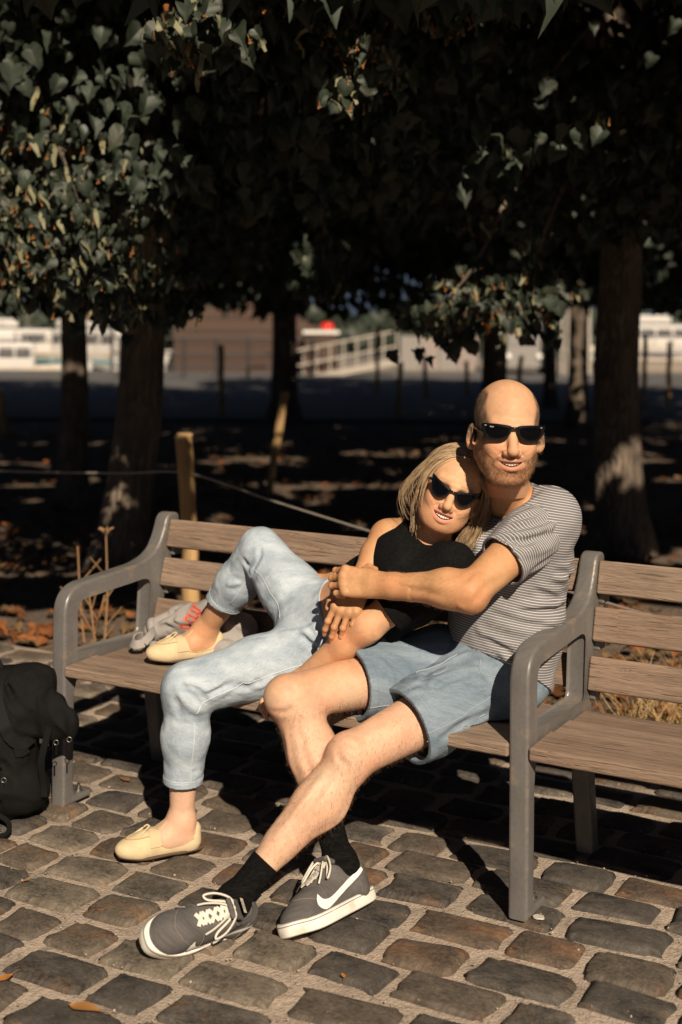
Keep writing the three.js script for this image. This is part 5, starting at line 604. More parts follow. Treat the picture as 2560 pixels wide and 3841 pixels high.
// ================= SWEATSHIRT ON THE SEAT =================
{
  const greyKnit = (withPrint) => { const c = document.createElement('canvas'); c.width = c.height = 512; const x = c.getContext('2d'); x.fillStyle = '#938e8a'; x.fillRect(0, 0, 512, 512);
    const r = mulberry(5); for (let i = 0; i < 9000; i++) { const b = 118 + r() * 60; x.fillStyle = `rgba(${b},${b * 0.97 | 0},${b * 0.95 | 0},0.35)`; x.fillRect(r() * 512, r() * 512, 3 + r() * 6, 1); }
    if (withPrint) { x.save(); x.translate(262, 168); x.rotate(-1.22); x.font = 'bold 78px sans-serif'; x.textAlign = 'left'; x.textBaseline = 'middle'; const w = 'O CLU'; x.lineWidth = 11; x.strokeStyle = '#b8341f'; x.strokeText(w, -130, 0); x.lineWidth = 5; x.strokeStyle = '#d9a58c'; x.strokeText(w, -130, 0); x.fillStyle = '#b8341f'; x.fillText(w, -130, 0); x.restore(); }
    const t = new THREE.CanvasTexture(c); t.colorSpace = THREE.SRGBColorSpace; t.wrapS = t.wrapT = THREE.RepeatWrapping; return t; };
  const sw = thing('sweatshirt', 'crumpled light grey sweatshirt with red lettering lying on the bench seat', 'sweatshirt', [0.2, 0.44, -0.28]);
  const L = (x, y, z) => V(x - 0.2, y - 0.44, z + 0.28);
  const f = [], r = mulberry(19); for (let i = 0; i < 14; i++) { const a = L(0.1 + 0.022 * i + 0.03 * r(), 0.5 + 0.05 * r(), -0.2 - 0.1 * r()); f.push([a, a.clone().add(V(0.06 + 0.07 * r(), 0.06 * (r() - 0.2), -0.08)), 0.009 + 0.005 * r(), i % 2 ? 0.009 : -0.011]); }
  const base = [cap(L(0.118, 0.497, -0.29), L(0.2, 0.53, -0.335), 0.034, 0.042, 0.02), cap(L(0.2, 0.53, -0.335), L(0.31, 0.55, -0.35), 0.044, 0.05, 0.03), cap(L(0.31, 0.55, -0.35), L(0.42, 0.52, -0.36), 0.05, 0.045, 0.03), cap(L(0.2, 0.455, -0.2), L(0.27, 0.468, -0.25), 0.024, 0.032, 0.02), cap(L(0.27, 0.468, -0.25), L(0.4, 0.47, -0.28), 0.032, 0.034, 0.03), cap(L(0.24, 0.45, -0.3), L(0.44, 0.46, -0.33), 0.03, 0.04, 0.02), cap(L(0.26, 0.456, -0.185), L(0.33, 0.46, -0.235), 0.017, 0.022, 0.01)];
  const F = field(base, f, (x, y, z, d) => Math.max(d + 0.0035 * vnoise(x * 30, y * 30, z * 30) + 0.0015 * vnoise(x * 80, y * 80, z * 80), 0.0006 - y));
  const g = meshField(F, [-0.14, -0.02, -0.18], [0.32, 0.2, 0.16], 0.004); setUV(g, (x, y, z) => [(x * 0.87 - z * 0.5 + 0.06) / 0.32 + 0.12, (y * 1.1 + (x * 0.5 + z * 0.87) * 0.1) / 0.2 + 0.06]);
  part('cloth', g, std({ map: greyKnit(true), bumpMap: weave, bumpScale: 0.0012, roughness: 0.95 }), sw);
  const knit = std({ map: greyKnit(false), bumpMap: weave, bumpScale: 0.0012, roughness: 0.95 });
  const collar = []; const cc = L(0.122, 0.475, -0.235); for (let i = 0; i <= 30; i++) { const a = i / 30 * 6.2832; collar.push(cc.clone().add(V(Math.cos(a) * 0.03 + Math.sin(a) * 0.012, 0.001 + 0.024 * Math.max(0, Math.sin(a)) + 0.004 * Math.sin(2 * a), Math.cos(a) * 0.036 - Math.sin(a) * 0.042))); } part('neck_band', ribbon(collar, 0.026, 0.006, (i, t) => V(collar[i].x - cc.x, 0.012, collar[i].z - cc.z)), knit, sw);
  const cuff = (a, b, rr0) => part('cuff', setUV(tube([a, mix(a, b, 0.5), b], [rr0, rr0 * 1.07, rr0], 20), (x, y, z) => [x * 4, y * 4]), knit, sw); cuff(L(0.108, 0.492, -0.284), L(0.13, 0.5, -0.297), 0.037); cuff(L(0.188, 0.46, -0.186), L(0.206, 0.463, -0.2), 0.026);
}

// ================= BACKPACK =================
{
  const bp = thing('backpack', 'black fabric roll-top backpack leaning against the bench leg', 'backpack', [0, 0, 0.15]);
  const nylon = matt({ map: dataTex(256, 256, (u, v) => { const b = 0.007 + 0.0025 * tfbm(u, v, 8, 501, 4) + 0.0015 * Math.sin((u + v) * 90 * 6.28); return [b * 1.03, b, b * 0.97]; }), bumpMap: weave, bumpScale: 0.001, roughness: 0.8 }), webbing = matt({ color: lin(0.008, 0.0078, 0.0078), roughness: 0.7 }), zipMetal = std({ color: lin(0.3, 0.29, 0.28), metalness: 0.9, roughness: 0.35 });
  const f = [], r = mulberry(23); for (let i = 0; i < 20; i++) { const a = V(-0.2 + 0.3 * r(), 0.1 + 0.34 * r(), 0.08 + 0.04 * r()); f.push([a, a.clone().add(V(0.12 * (r() - 0.3), -0.1 * r(), 0.05 * (r() - 0.5))), 0.01 + 0.008 * r(), i % 2 ? 0.009 : -0.011]); }
  const poly = (w, h, ...p) => ({ p: curve(p, 10), w, h }), bagCreases = [poly(0.012, -0.02, [-0.25, 0.27, 0.14], [-0.12, 0.25, 0.15], [0.0, 0.27, 0.1]), poly(0.014, 0.018, [-0.28, 0.3, 0.12], [-0.12, 0.29, 0.13], [0.02, 0.3, 0.07]), poly(0.012, -0.018, [-0.2, 0.22, 0.16], [-0.16, 0.17, 0.16], [-0.2, 0.1, 0.16]), poly(0.012, -0.02, [-0.08, 0.42, 0.02], [0.0, 0.37, 0.06], [0.05, 0.33, 0.05]), poly(0.011, 0.014, [-0.05, 0.24, 0.13], [0.0, 0.18, 0.1], [0.0, 0.1, 0.08]), poly(0.012, -0.016, [-0.27, 0.12, 0.17], [-0.1, 0.09, 0.18], [0.03, 0.13, 0.1])];
  const F = field([cap([-0.12, 0.11, 0.02], [-0.11, 0.3, -0.0], 0.115, 0.105, 0.04, [1, 0, 0.2], 1.3), cap([-0.15, 0.07, 0.06], [-0.01, 0.09, 0.0], 0.07, 0.068, 0.04), cap([-0.22, 0.34, -0.01], [-0.05, 0.345, -0.03], 0.09, 0.085, 0.05), cap([-0.11, 0.36, -0.03], [-0.02, 0.39, -0.06], 0.06, 0.06, 0.04), cap([-0.06, 0.35, -0.01], [0.075, 0.315, -0.02], 0.05, 0.036, 0.04, [0.1, 1, 0], 1.5), cap([0.075, 0.318, -0.02], [0.14, 0.3, -0.03], 0.03, 0.02, 0.03, [0.1, 1, 0], 2.0), carve(cap([0.1, 0.285, 0.02], [0.19, 0.265, 0.0], 0.006, 0.017, 0.01)), cap([-0.2, 0.13, 0.09], [-0.06, 0.14, 0.075], 0.055, 0.055, 0.03)], f, (x, y, z, d) => Math.max(d + 0.009 * (Math.abs(vnoise(x * 9 + 3, y * 13, z * 9)) - 0.3) + 0.006 * (Math.abs(vnoise(x * 24, y * 17 + x * 20, z * 24)) - 0.3), 0.004 - y), bagCreases);
  part('bag_body', setUV(meshField(F, [-0.42, -0.01, -0.2], [0.24, 0.52, 0.24], 0.0055), (x, y, z) => [x * 4 + z * 2, y * 4]), nylon, bp);
  const strap = (pts, w = 0.03, th = 0.004, lift = 0.004, up) => { const on = lift === null ? curve(pts, 30) : onto(F, curve(pts, 30), lift); part('strap', ribbon(on, w, th, up || ((i, t) => on[i].clone().sub(V(-0.1, 0.22, -0.02)))), webbing, bp); };
  strap([[-0.1, 0.5, 0.02], [-0.03, 0.36, 0.1], [0.03, 0.26, 0.1], [0.08, 0.22, 0.06]], 0.034, 0.006, 0.004); strap([[-0.26, 0.36, 0.12], [-0.14, 0.34, 0.14], [-0.05, 0.35, 0.12]], 0.05, 0.008, 0.004); strap([[-0.22, 0.2, 0.2], [-0.1, 0.17, 0.2], [0.0, 0.2, 0.14]], 0.028, 0.004, 0.005);
  strap([[-0.12, 0.43, -0.0], [-0.17, 0.465, 0.02], [-0.155, 0.48, 0.015], [-0.11, 0.45, 0.01], [-0.07, 0.4, 0.04]], 0.022, 0.003, null, () => V(0.3, 0.3, 0.9)); strap([[0.1, 0.3, 0.02], [0.08, 0.2, 0.03], [0.075, 0.12, 0.015], [0.078, 0.09, 0.015]], 0.02, 0.003, null, () => V(0.3, 0, 1));
  strap([[-0.1, 0.02, 0.12], [0.0, 0.012, 0.16], [0.04, 0.012, 0.13], [0.02, 0.03, 0.1], [-0.05, 0.05, 0.1]], 0.014, 0.003, null, () => V(0.2, 0.8, 0.5));
  for (const [x, y, z] of [[0.148, 0.262, -0.012], [0.112, 0.252, 0.004], [0.0, 0.15, 0.1]]) { part('zip_ring', new THREE.TorusGeometry(0.007, 0.0013, 6, 14).rotateY(0.5).translate(x, y, z), zipMetal, bp); part('zip_pull', box(0.006, 0.03, 0.002, x, y - 0.022, z, 0.0009), webbing, bp); }
}

// ================= SMALL THINGS ON THE SETTS =================
{
  const bladeShape = (() => { const pos = [], idx = []; const N = 9; for (let i = 0; i <= N; i++) { const t = i / N, w = 0.24 * Math.sin(Math.PI * Math.pow(t, 0.8)) + 0.004; for (const s of [-1, 0, 1]) pos.push((t - 0.5), 0.05 * Math.abs(s) + 0.09 * Math.sin(t * 5) * (t - 0.3), s * w); } for (let i = 0; i < N; i++) for (const j of [0, 1]) { const a = i * 3 + j; idx.push(a, a + 1, a + 3, a + 3, a + 1, a + 4); } const g = new THREE.BufferGeometry(); g.setAttribute('position', new THREE.Float32BufferAttribute(pos, 3)); g.setIndex(idx); g.computeVertexNormals(); return g; })();
  const mats = [[0.3, 0.14, 0.04], [0.4, 0.16, 0.03], [0.22, 0.1, 0.04]].map((c) => std({ color: lin(...c), roughness: 0.8 }));
  [[0.871, 0.896, 0.075, 'curled brown and green fallen leaf on the setts at the bottom edge'], [0.632, 0.885, 0.045, 'small orange fallen leaf at the left picture edge'], [0.03, -0.26, 0.05, 'crumpled orange fallen leaf on the setts behind the jeans leg'], [0.305, 0.479, 0.022, 'tiny reddish fallen leaf between the backpack and the loafer'], [1.276, 0.492, 0.02, 'tiny dark fallen leaf near the sneaker toes']].forEach(([x, z, s, label], i) => { const t = thing('fallen_leaf', label, 'fallen leaf', [x, 0.008, z], i * 1.3 + 0.3, 'fallen leaves on the setts'); const m = part('blade', bladeShape, mats[i % 3], t); m.scale.set(s, s, s); part('stalk', tube([V(0.45 * s, 0.0, 0), V(0.7 * s, 0.06 * s, 0.05 * s), V(0.9 * s, 0.03 * s, 0.12 * s)], 0.0008, 5), mats[2], t); });
  const spot = new THREE.CylinderGeometry(1, 1.05, 0.003, 14); { const p = spot.attributes.position; for (let i = 0; i < p.count; i++) { const a = Math.atan2(p.getZ(i), p.getX(i)), k = 1 + 0.18 * vnoise(Math.cos(a) * 2, Math.sin(a) * 2, 3); p.setX(i, p.getX(i) * k); p.setZ(i, p.getZ(i) * k * 0.8); } spot.scale(0.014, 1, 0.014); } const gum = topMesh('gum_spot', spot, std({ color: lin(0.5, 0.46, 0.4), roughness: 0.7 }), 'flat pale spot of trodden gum beside the right bench leg', 'gum'); gum.position.set(1.545, 0.008, -0.012);
}

// ================= TREES =================
const barkTex = dataTex(256, 512, (u, v) => { const rid = Math.abs(vnoise(u * 26, v * 9, 3) + 0.5 * vnoise(u * 60, v * 22, 7)), n = tfbm(u, v, 5, 601, 4); const b = 0.075 + 0.11 * rid + 0.05 * n; return [b * 1.08, b * 0.84, b * 0.62]; });
const barkBump = gray(256, 512, (u, v) => clamp(Math.abs(vnoise(u * 26, v * 9, 3) + 0.5 * vnoise(u * 60, v * 22, 7))));
const bark = std({ map: barkTex, bumpMap: barkBump, bumpScale: 0.02, roughness: 0.95 });
// heart-shaped lime leaf, folded along its rib, tip pointing down its own -y
const leafGeos = [0, 1, 2, 3].map((v) => { const q = mulberry(900 + v), out = [[0, 0.02], [0.14, 0.13], [0.3, 0.15], [0.43, 0.03], [0.5, -0.14], [0.48, -0.32], [0.4, -0.5], [0.3, -0.66], [0.15, -0.83], [0, -1.08]].map(([x, y]) => [x, y]), pos = [], idx = [], uv = [], tw = (q() - 0.5) * 0.9, cup = 0.3 + 0.5 * q(), tip = 0.25 + 0.45 * q(), wav = 0.07 + 0.08 * q(), ph = q() * 6;
  const z = (x, y) => cup * Math.abs(x) - 0.5 * cup * x * x - tip * (y + 0.3) ** 2 + tw * x * (y + 0.4) + wav * Math.sin(y * 9 + ph) * Math.abs(x) * 2;
  const add = (x, y) => { pos.push(x, y, z(x, y)); uv.push(x + 0.5, -y); return pos.length / 3 - 1; };
  for (const s of [1, -1]) { const k = 0.86 + 0.28 * q(), o = out.map(([x, y], i) => add(x * s * k * (1 + (i % 2 ? 0.07 : -0.05) + 0.08 * (q() - 0.5)), y + 0.04 * (q() - 0.5) * (i && i < 9 ? 1 : 0))), m = [add(0, 0.02), add(0, -0.3), add(0, -0.66)], t = (A, B, C) => s > 0 ? idx.push(A, B, C) : idx.push(A, C, B); t(m[0], m[1], o[1]); t(o[1], m[1], o[2]); t(o[2], m[1], o[3]); t(o[3], m[1], o[4]); t(m[1], m[2], o[4]); t(o[4], m[2], o[5]); t(o[5], m[2], o[6]); t(o[6], m[2], o[7]); t(o[7], m[2], o[8]); t(m[2], o[9], o[8]); }
  const g = new THREE.BufferGeometry(); g.setAttribute('position', new THREE.Float32BufferAttribute(pos, 3)); g.setAttribute('uv', new THREE.Float32BufferAttribute(uv, 2)); g.setIndex(idx); g.computeVertexNormals(); return g; }), leafGeo = leafGeos[0];
const leafTex = dataTex(64, 128, (u, v) => { const x = Math.abs(u - 0.5), vein = Math.max(Math.exp(-x * x / 0.0006), 0.6 * Math.exp(-(Math.sin((v * 6 - x * 5) * 3.14) ** 2) / 0.02)), n = tfbm(u, v, 6, 611, 3), b = 1 + 0.35 * vein + 0.35 * n; return [0.92 * b, 0.95 * b, 0.9 * b]; });
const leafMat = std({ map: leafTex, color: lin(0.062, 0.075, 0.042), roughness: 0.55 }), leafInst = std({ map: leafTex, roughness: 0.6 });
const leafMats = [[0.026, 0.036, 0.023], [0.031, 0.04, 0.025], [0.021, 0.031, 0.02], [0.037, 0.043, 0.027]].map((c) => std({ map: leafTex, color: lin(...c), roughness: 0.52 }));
const bractGeo = (() => { const g = new THREE.PlaneGeometry(0.17, 1, 2, 8).translate(0, -0.5, 0), p = g.attributes.position; for (let i = 0; i < p.count; i++) { const y = p.getY(i), x = p.getX(i); p.setX(i, x * (0.55 + 0.9 * Math.sin(Math.min(1, -y * 1.05 + 0.06) * 3.0))); p.setZ(i, 0.25 * y * y + 2.2 * x * x + 0.08 * Math.sin(y * 7)); } g.computeVertexNormals(); return g; })();
const bractMat = std({ color: lin(0.17, 0.165, 0.09), roughness: 0.65 }), fruitMat = std({ color: lin(0.33, 0.13, 0.03), roughness: 0.7 }), dryMat = std({ map: leafTex, color: lin(0.32, 0.12, 0.035), roughness: 0.8 });
const fruitGeo = mergeGeometries([tube([V(0, 0, 0), V(0.05, -0.3, 0.02), V(0.02, -0.55, 0.05)], 0.02, 4), new THREE.IcosahedronGeometry(0.075, 0).translate(0.02, -0.58, 0.05).toNonIndexed(), new THREE.IcosahedronGeometry(0.07, 0).translate(0.16, -0.5, 0.0).toNonIndexed(), tube([V(0.04, -0.26, 0.02), V(0.16, -0.48, 0)], 0.015, 4)].map((g) => { g = g.index ? g.toNonIndexed() : g; return g; }));
const TW = V(0.577, 0.2, 0.78).normalize(); // side of the crowns that looks to the open street
const leafQ = (r, droop = 1) => { const m = new THREE.Matrix4(), tip = V(r() * 1.6 - 0.8, -0.9 * droop - 0.2 + 0.7 * (r() - 0.5), r() * 1.6 - 0.8).normalize(); let n = TW.clone().multiplyScalar(0.75).add(V(r() * 1.7 - 0.85, r() * 1.5 - 0.25, r() * 1.7 - 0.85)); n.addScaledVector(tip, -n.dot(tip)).normalize(); const y = tip.clone().negate(), x = y.clone().cross(n); return new THREE.Quaternion().setFromRotationMatrix(m.makeBasis(x, y, n)); };
function instances(name, geo, mat, list, parent, colored = true) { // list: [pos, quat, scale, color]
  const m = new THREE.InstancedMesh(geo, mat, list.length), M = new THREE.Matrix4(), S = V(1, 1, 1), c = new THREE.Color(); list.forEach(([p, q, s, k], i) => { m.setMatrixAt(i, M.compose(p, q, S.setScalar(s))); if (colored) m.setColorAt(i, c.setRGB(...k)); }); m.name = name; m.castShadow = m.receiveShadow = true; m.userData.kind = 'stuff'; parent.add(m); return m; }
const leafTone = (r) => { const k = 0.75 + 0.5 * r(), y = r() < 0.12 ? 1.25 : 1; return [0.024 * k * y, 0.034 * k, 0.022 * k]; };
let bigLeaves = 0;
function tree(label, base, top, rBase, rTop, lean, crown, boughs, seed, detail = true) {
  const t = thing('linden_tree', label, 'tree', [base.x, base.y, base.z], 0, 'linden trees in the tree strip'), r = mulberry(seed), loc = (p) => p.clone().sub(base);
  const pts = []; for (let i = 0; i <= 14; i++) { const u = i / 14; pts.push(V(lean.x * u + 0.05 * vnoise(u * 4, seed, 1), top * u - 0.05, lean.z * u + 0.05 * vnoise(u * 4, seed, 5))); }
  const tg = tube(pts, (u) => lerp(rBase, rTop, Math.pow(u, 0.8)) * (1 + 0.55 * Math.exp(-u * top / 0.16)) * (1 + 0.05 * vnoise(u * 9, seed, 3)), 20); { const p = tg.attributes.position; for (let i = 0; i < p.count; i++) { const a = vnoise(p.getX(i) * 18, p.getY(i) * 2.2, p.getZ(i) * 18) * 0.018; p.setX(i, p.getX(i) + a); p.setZ(i, p.getZ(i) + a * 0.6); } tg.computeVertexNormals(); setUV(tg, (x, y, z) => [Math.atan2(z - lean.z * y / top, x - lean.x * y / top) / 6.283 * 2, y / 1.0]); } part('trunk', tg, bark, t);
  const tip = pts[pts.length - 1];
  if (detail) for (let k = 0; k < 7; k++) { const a = k / 7 * 6.28 + r(), q = V(Math.cos(a), 0, Math.sin(a)), s = pts[8 + Math.floor(r() * 6)]; part('branch', tube(curve([s, s.clone().addScaledVector(q, 0.9).add(V(0, 0.7, 0)), s.clone().addScaledVector(q, 2.2).add(V(0, 1.0 + r(), 0))], 10), (u) => lerp(rTop * 0.6, 0.015, u), 7), bark, t); }
  const leaves = []; const [c, rad, n, sz] = crown; const C = loc(c);
  let made = 0, guard = 0; while (made < n && guard++ < n * 8) { const p = V(r() * 2 - 1, r() * 2 - 1, r() * 2 - 1), l = p.length(), lb = p.x * p.x + p.z * p.z + (p.y < 0 ? p.y ** 4 : p.y * p.y); if (lb > 1 || l < 0.25) continue; const w = V(C.x + p.x * rad.x, C.y + p.y * rad.y, C.z + p.z * rad.z); const clump = vnoise((w.x + base.x) * 1.15, (w.y) * 1.3, (w.z + base.z) * 1.15), ww = w.clone().add(base), dep = -((ww.x - 2.735) * 0.5005 + (ww.z - 3.044) * 0.8657), over = dep < 5.05; if (clump < (over ? -0.42 : rad.x === 4.6 ? -0.05 : -0.2)) continue; if (!over && rad.x === 4.6 && r() < 0.35) continue; if (keepClear(ww)) continue; leaves.push([w, leafQ(r), sz * (0.7 + 0.6 * r()) * (over ? 2.1 : 1), leafTone(r)]); made++; }  // unseen overhead leaves added, denser and enlarged, to shade what lies behind
  const bracts = [], fruits = [];
  for (const b of boughs) { // a bough: path, number of leaves, half-width of its hanging spray, near = single leaves
    const path = curve(b.pts.map(loc), 40); part('branch', tube(path, (u) => lerp(b.r || 0.02, 0.004, u), 6), bark, t);
    for (let i = 0; i < b.n; i++) { const u = Math.pow(r(), 0.8) * (1 - (b.from || 0)) + (b.from || 0), s = path[Math.min(40, Math.floor(u * 40.99))], w = s.clone().add(V((r() * 2 - 1) * b.w, -r() * b.drop + b.w * 0.25 * r(), (r() * 2 - 1) * b.w)); const sc = b.sz * (0.6 + 0.6 * r());
      if (keepClear(w.clone().add(base), true)) continue;
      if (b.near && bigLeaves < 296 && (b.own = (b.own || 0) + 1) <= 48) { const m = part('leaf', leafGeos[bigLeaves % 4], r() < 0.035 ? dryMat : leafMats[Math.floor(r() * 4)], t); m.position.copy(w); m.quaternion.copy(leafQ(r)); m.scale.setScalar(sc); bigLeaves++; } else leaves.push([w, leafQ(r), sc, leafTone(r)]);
      if (r() < (b.near ? 0.42 : 0.08)) { bracts.push([w.clone().add(V(r() * 0.06 - 0.03, 0.01, r() * 0.06 - 0.03)), leafQ(r, 1.6), 0.075 + 0.03 * r(), [1, 1, 1]]); fruits.push([w.clone().add(V(r() * 0.06 - 0.03, -0.02, 0.02)), leafQ(r, 1.8), 0.06, [1, 1, 1]]); } } }
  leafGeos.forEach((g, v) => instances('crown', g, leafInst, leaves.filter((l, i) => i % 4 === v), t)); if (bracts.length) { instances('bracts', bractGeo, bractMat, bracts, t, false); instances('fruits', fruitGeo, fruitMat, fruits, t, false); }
  return t;
}
// room under the crowns through which the harbour and the path of the sun to the bench stay open
// openings cut in the crowns so that sun lands on chosen spots: depth, left, right, low, high
const SUN_GAPS = [[5.8, -2.3, -0.7, 1.4, 2.75], [6.5, 0.22, 1.2, 1.36, 1.95], [4.6, -0.75, 0.2, 2.25, 2.8], [4.9, 0.28, 0.5, 2.45, 2.8], [6.5, -0.82, -0.64, 0.05, 1.0], [11.8, -0.68, -0.4, -0.1, 0.95], [8.9, 1.98, 2.12, 0.5, 3.2], [20.4, 3.5, 3.75, 0, 3], [22.3, 0.9, 1.05, 0, 1]];
function keepClear(w, bough) { const dx = w.x - 2.735, dz = w.z - 3.044, dep = -(dx * 0.5005 + dz * 0.8657), lat = dx * 0.8657 - dz * 0.5005; const y = w.y; if (dep < 3.6) { if (dep < 1.6 || y < 2.95 || y < 1.75 + 0.72 * (3.6 - dep) + 0.6) return true; } if (dep < 5.1 && y < 1.55 + 0.2535 * dep && !bough) return true; if (!bough && (y > 2.3 || dep < 5.1)) for (const [wd, l0, l1, h0, h1] of SUN_GAPS) { if (dep > wd - 0.35) continue; const t = wd - dep, h2 = y - 0.68 * t, l2 = lat - 0.25 * t; if (l2 > l0 && l2 < l1 && h2 > h0 && h2 < h1) return true; } if (!bough && dep < 13) { const t = y / 0.68, n = vnoise((lat - 0.25 * t) * 1.9, (dep + t) * 1.5, 8) + 0.4 * vnoise((lat - 0.25 * t) * 5, (dep + t) * 4, 2); if (n > 0.42) return true; } const floor = 1.6 + 0.16 * vnoise(lat * 1.1, dep * 0.7, 4) + 0.021 * Math.max(0, dep - 8); if (y < floor && dep > 6.9) return true; return false; }  // crown leaves also left out along sun rays to shape flecks on the soil
tree('linden tree with thick leaning trunk behind the left armrest of the bench', plot(-1.31, 7.95), 4.2, 0.15, 0.11, V(0.32, 0, -0.05), [plot(-1.2, 6.6, 4.75), V(4.6, 2.75, 4.6), 42000, 0.08], [
  { pts: [plot(-1.2, 7.6, 3.1), bg(60, 60, 6.4), bg(120, 300, 5.9), bg(180, 470, 5.6)], n: 300, w: 0.38, drop: 0.42, sz: 0.068, near: true, from: 0.45, r: 0.03 },
  { pts: [plot(-1.2, 7.6, 2.9), bg(-60, 380, 6.2), bg(120, 500, 5.8), bg(270, 600, 5.7)], n: 320, w: 0.3, drop: 0.34, sz: 0.068, near: true, from: 0.4, r: 0.025 },
  { pts: [plot(-1.0, 7.2, 3.0), bg(330, 300, 6.2), bg(330, 420, 6.0)], n: 50, w: 0.2, drop: 0.22, sz: 0.08, from: 0.4, r: 0.02 },
  { pts: [plot(-0.8, 7.4, 3.3), bg(560, -90, 4.9), bg(520, -10, 4.6), bg(430, 60, 4.4)], n: 95, w: 0.15, drop: 0.16, sz: 0.072, near: true, from: 0.5, r: 0.02 },
  { pts: [plot(-0.8, 7.4, 3.3), bg(700, -80, 5.1), bg(800, 40, 4.8), bg(850, 140, 4.7)], n: 75, w: 0.14, drop: 0.18, sz: 0.068, near: true, from: 0.5, r: 0.02 },
  { pts: [plot(-0.4, 7.6, 3.0), bg(735, 420, 7.6), bg(742, 600, 7.4), bg(735, 700, 7.3)], n: 110, w: 0.13, drop: 0.22, sz: 0.085, from: 0.5, r: 0.02 },
  { pts: [plot(-1.1, 7.4, 2.9), bg(370, 480, 7.0), bg(365, 600, 6.8), bg(370, 660, 6.8)], n: 90, w: 0.16, drop: 0.26, sz: 0.08, from: 0.5, r: 0.02 },
  { pts: [plot(-0.7, 7.6, 3.0), bg(520, 420, 8.2), bg(540, 560, 8.0)], n: 80, w: 0.28, drop: 0.22, sz: 0.085, from: 0.5, r: 0.02 },
  { pts: [plot(-0.8, 7.6, 3.3), bg(600, 100, 6), bg(640, 200, 5.8)], n: 60, w: 0.45, drop: 0.4, sz: 0.08, from: 0.3, r: 0.02 },
], 41);
tree('linden tree with thick upright trunk behind the right end of the bench', plot(1.9, 8.9), 4.4, 0.17, 0.13, V(0.1, 0, 0.0), [plot(1.7, 7.0, 4.75), V(4.6, 2.75, 4.6), 42000, 0.08], [
  { pts: [plot(1.7, 8.4, 3.0), bg(1180, 430, 6.9), bg(1080, 620, 6.5), bg(1010, 705, 6.4)], n: 150, w: 0.2, drop: 0.26, sz: 0.072, near: true, from: 0.45, r: 0.022 },
  { pts: [plot(1.7, 8.4, 2.9), bg(1280, 450, 6.9), bg(1230, 600, 6.6), bg(1225, 680, 6.5)], n: 90, w: 0.17, drop: 0.22, sz: 0.075, near: true, from: 0.45, r: 0.02 },
  { pts: [plot(1.5, 8.4, 3.2), bg(1000, -60, 5.0), bg(1050, 10, 4.9)], n: 24, w: 0.14, drop: 0.12, sz: 0.068, near: true, from: 0.5, r: 0.02 },
  { pts: [plot(1.7, 8.4, 3.2), bg(1350, 60, 6.4), bg(1250, 180, 6.2)], n: 90, w: 0.5, drop: 0.5, sz: 0.08, from: 0.3, r: 0.02 },
], 42);
tree('linden tree with straight dark trunk at the far left of the bench', plot(-2.23, 10.9), 4.5, 0.12, 0.1, V(0.05, 0, 0), [plot(-2.6, 11.2, 5.0), V(4.4, 3.4, 3.8), 20000, 0.12], [], 43);
tree('linden tree with dark trunk standing centrally between the wooden stakes', plot(-0.92, 21.5), 5.5, 0.23, 0.17, V(-0.1, 0, 0), [plot(-1.2, 17.5, 5.6), V(5.5, 4, 5), 18000, 0.16], [], 44);
tree('linden tree with dark trunk seen just above the bald head', plot(2.1, 18), 5.5, 0.18, 0.15, V(0.05, 0, 0), [plot(4.0, 16, 5.6), V(5, 4, 5), 16000, 0.16], [], 45, false);
tree('slim linden tree with dark trunk, right of the bald head', plot(4.1, 25.6), 5.5, 0.12, 0.1, V(0, 0, 0), [plot(3.5, 26, 6.2), V(5.5, 3.6, 4.5), 9000, 0.2], [], 46, false);
tree('linden tree with pale brown trunk between the dark trunks at right', plot(3.63, 20.4), 5.5, 0.13, 0.11, V(0.08, 0, 0), [plot(5.6, 22, 6), V(4.5, 3.6, 4.5), 9000, 0.18], [], 47, false);
tree('slim linden tree trunk next to the thick trunk at right', plot(4.4, 23.5), 5.5, 0.09, 0.08, V(0, 0, 0), [plot(7.5, 24, 6), V(4.5, 3.6, 4.5), 7000, 0.2], [], 48, false);
tree('linden tree far left in front of the white boats', plot(-7.5, 24), 5.5, 0.2, 0.16, V(0, 0, 0), [plot(-7, 22, 6), V(5.5, 3.6, 5.5), 12000, 0.18], [], 49, false);
// the next tree of the row, over the bench: its crown keeps the strip behind in shade
tree('linden tree beyond the right edge whose crown shades the strip', plot(5.2, 8.2), 4.4, 0.17, 0.13, V(0, 0, 0), [plot(4.9, 8, 5.2), V(3.6, 2.8, 3.8), 15000, 0.13], [], 50, false);

// a distant wood beyond the harbour basin
{ const r = mulberry(707), far = []; for (let i = 0; i < 5200; i++) { const dep = 96 + r() * 26, lat = (r() * 2 - 1) * dep * 0.42, hh = (5.5 + 2.2 * vnoise(lat * 0.13, 3, 1)) * Math.sqrt(r()); far.push([plot(lat, dep, hh - 1.2), leafQ(r), 1.3 + r(), leafTone(r)]); } tag(instances('distant_wood', leafGeo, leafInst, far, scene), 'dark row of distant trees on the far side of the harbour', 'distant trees', null, 'stuff'); }
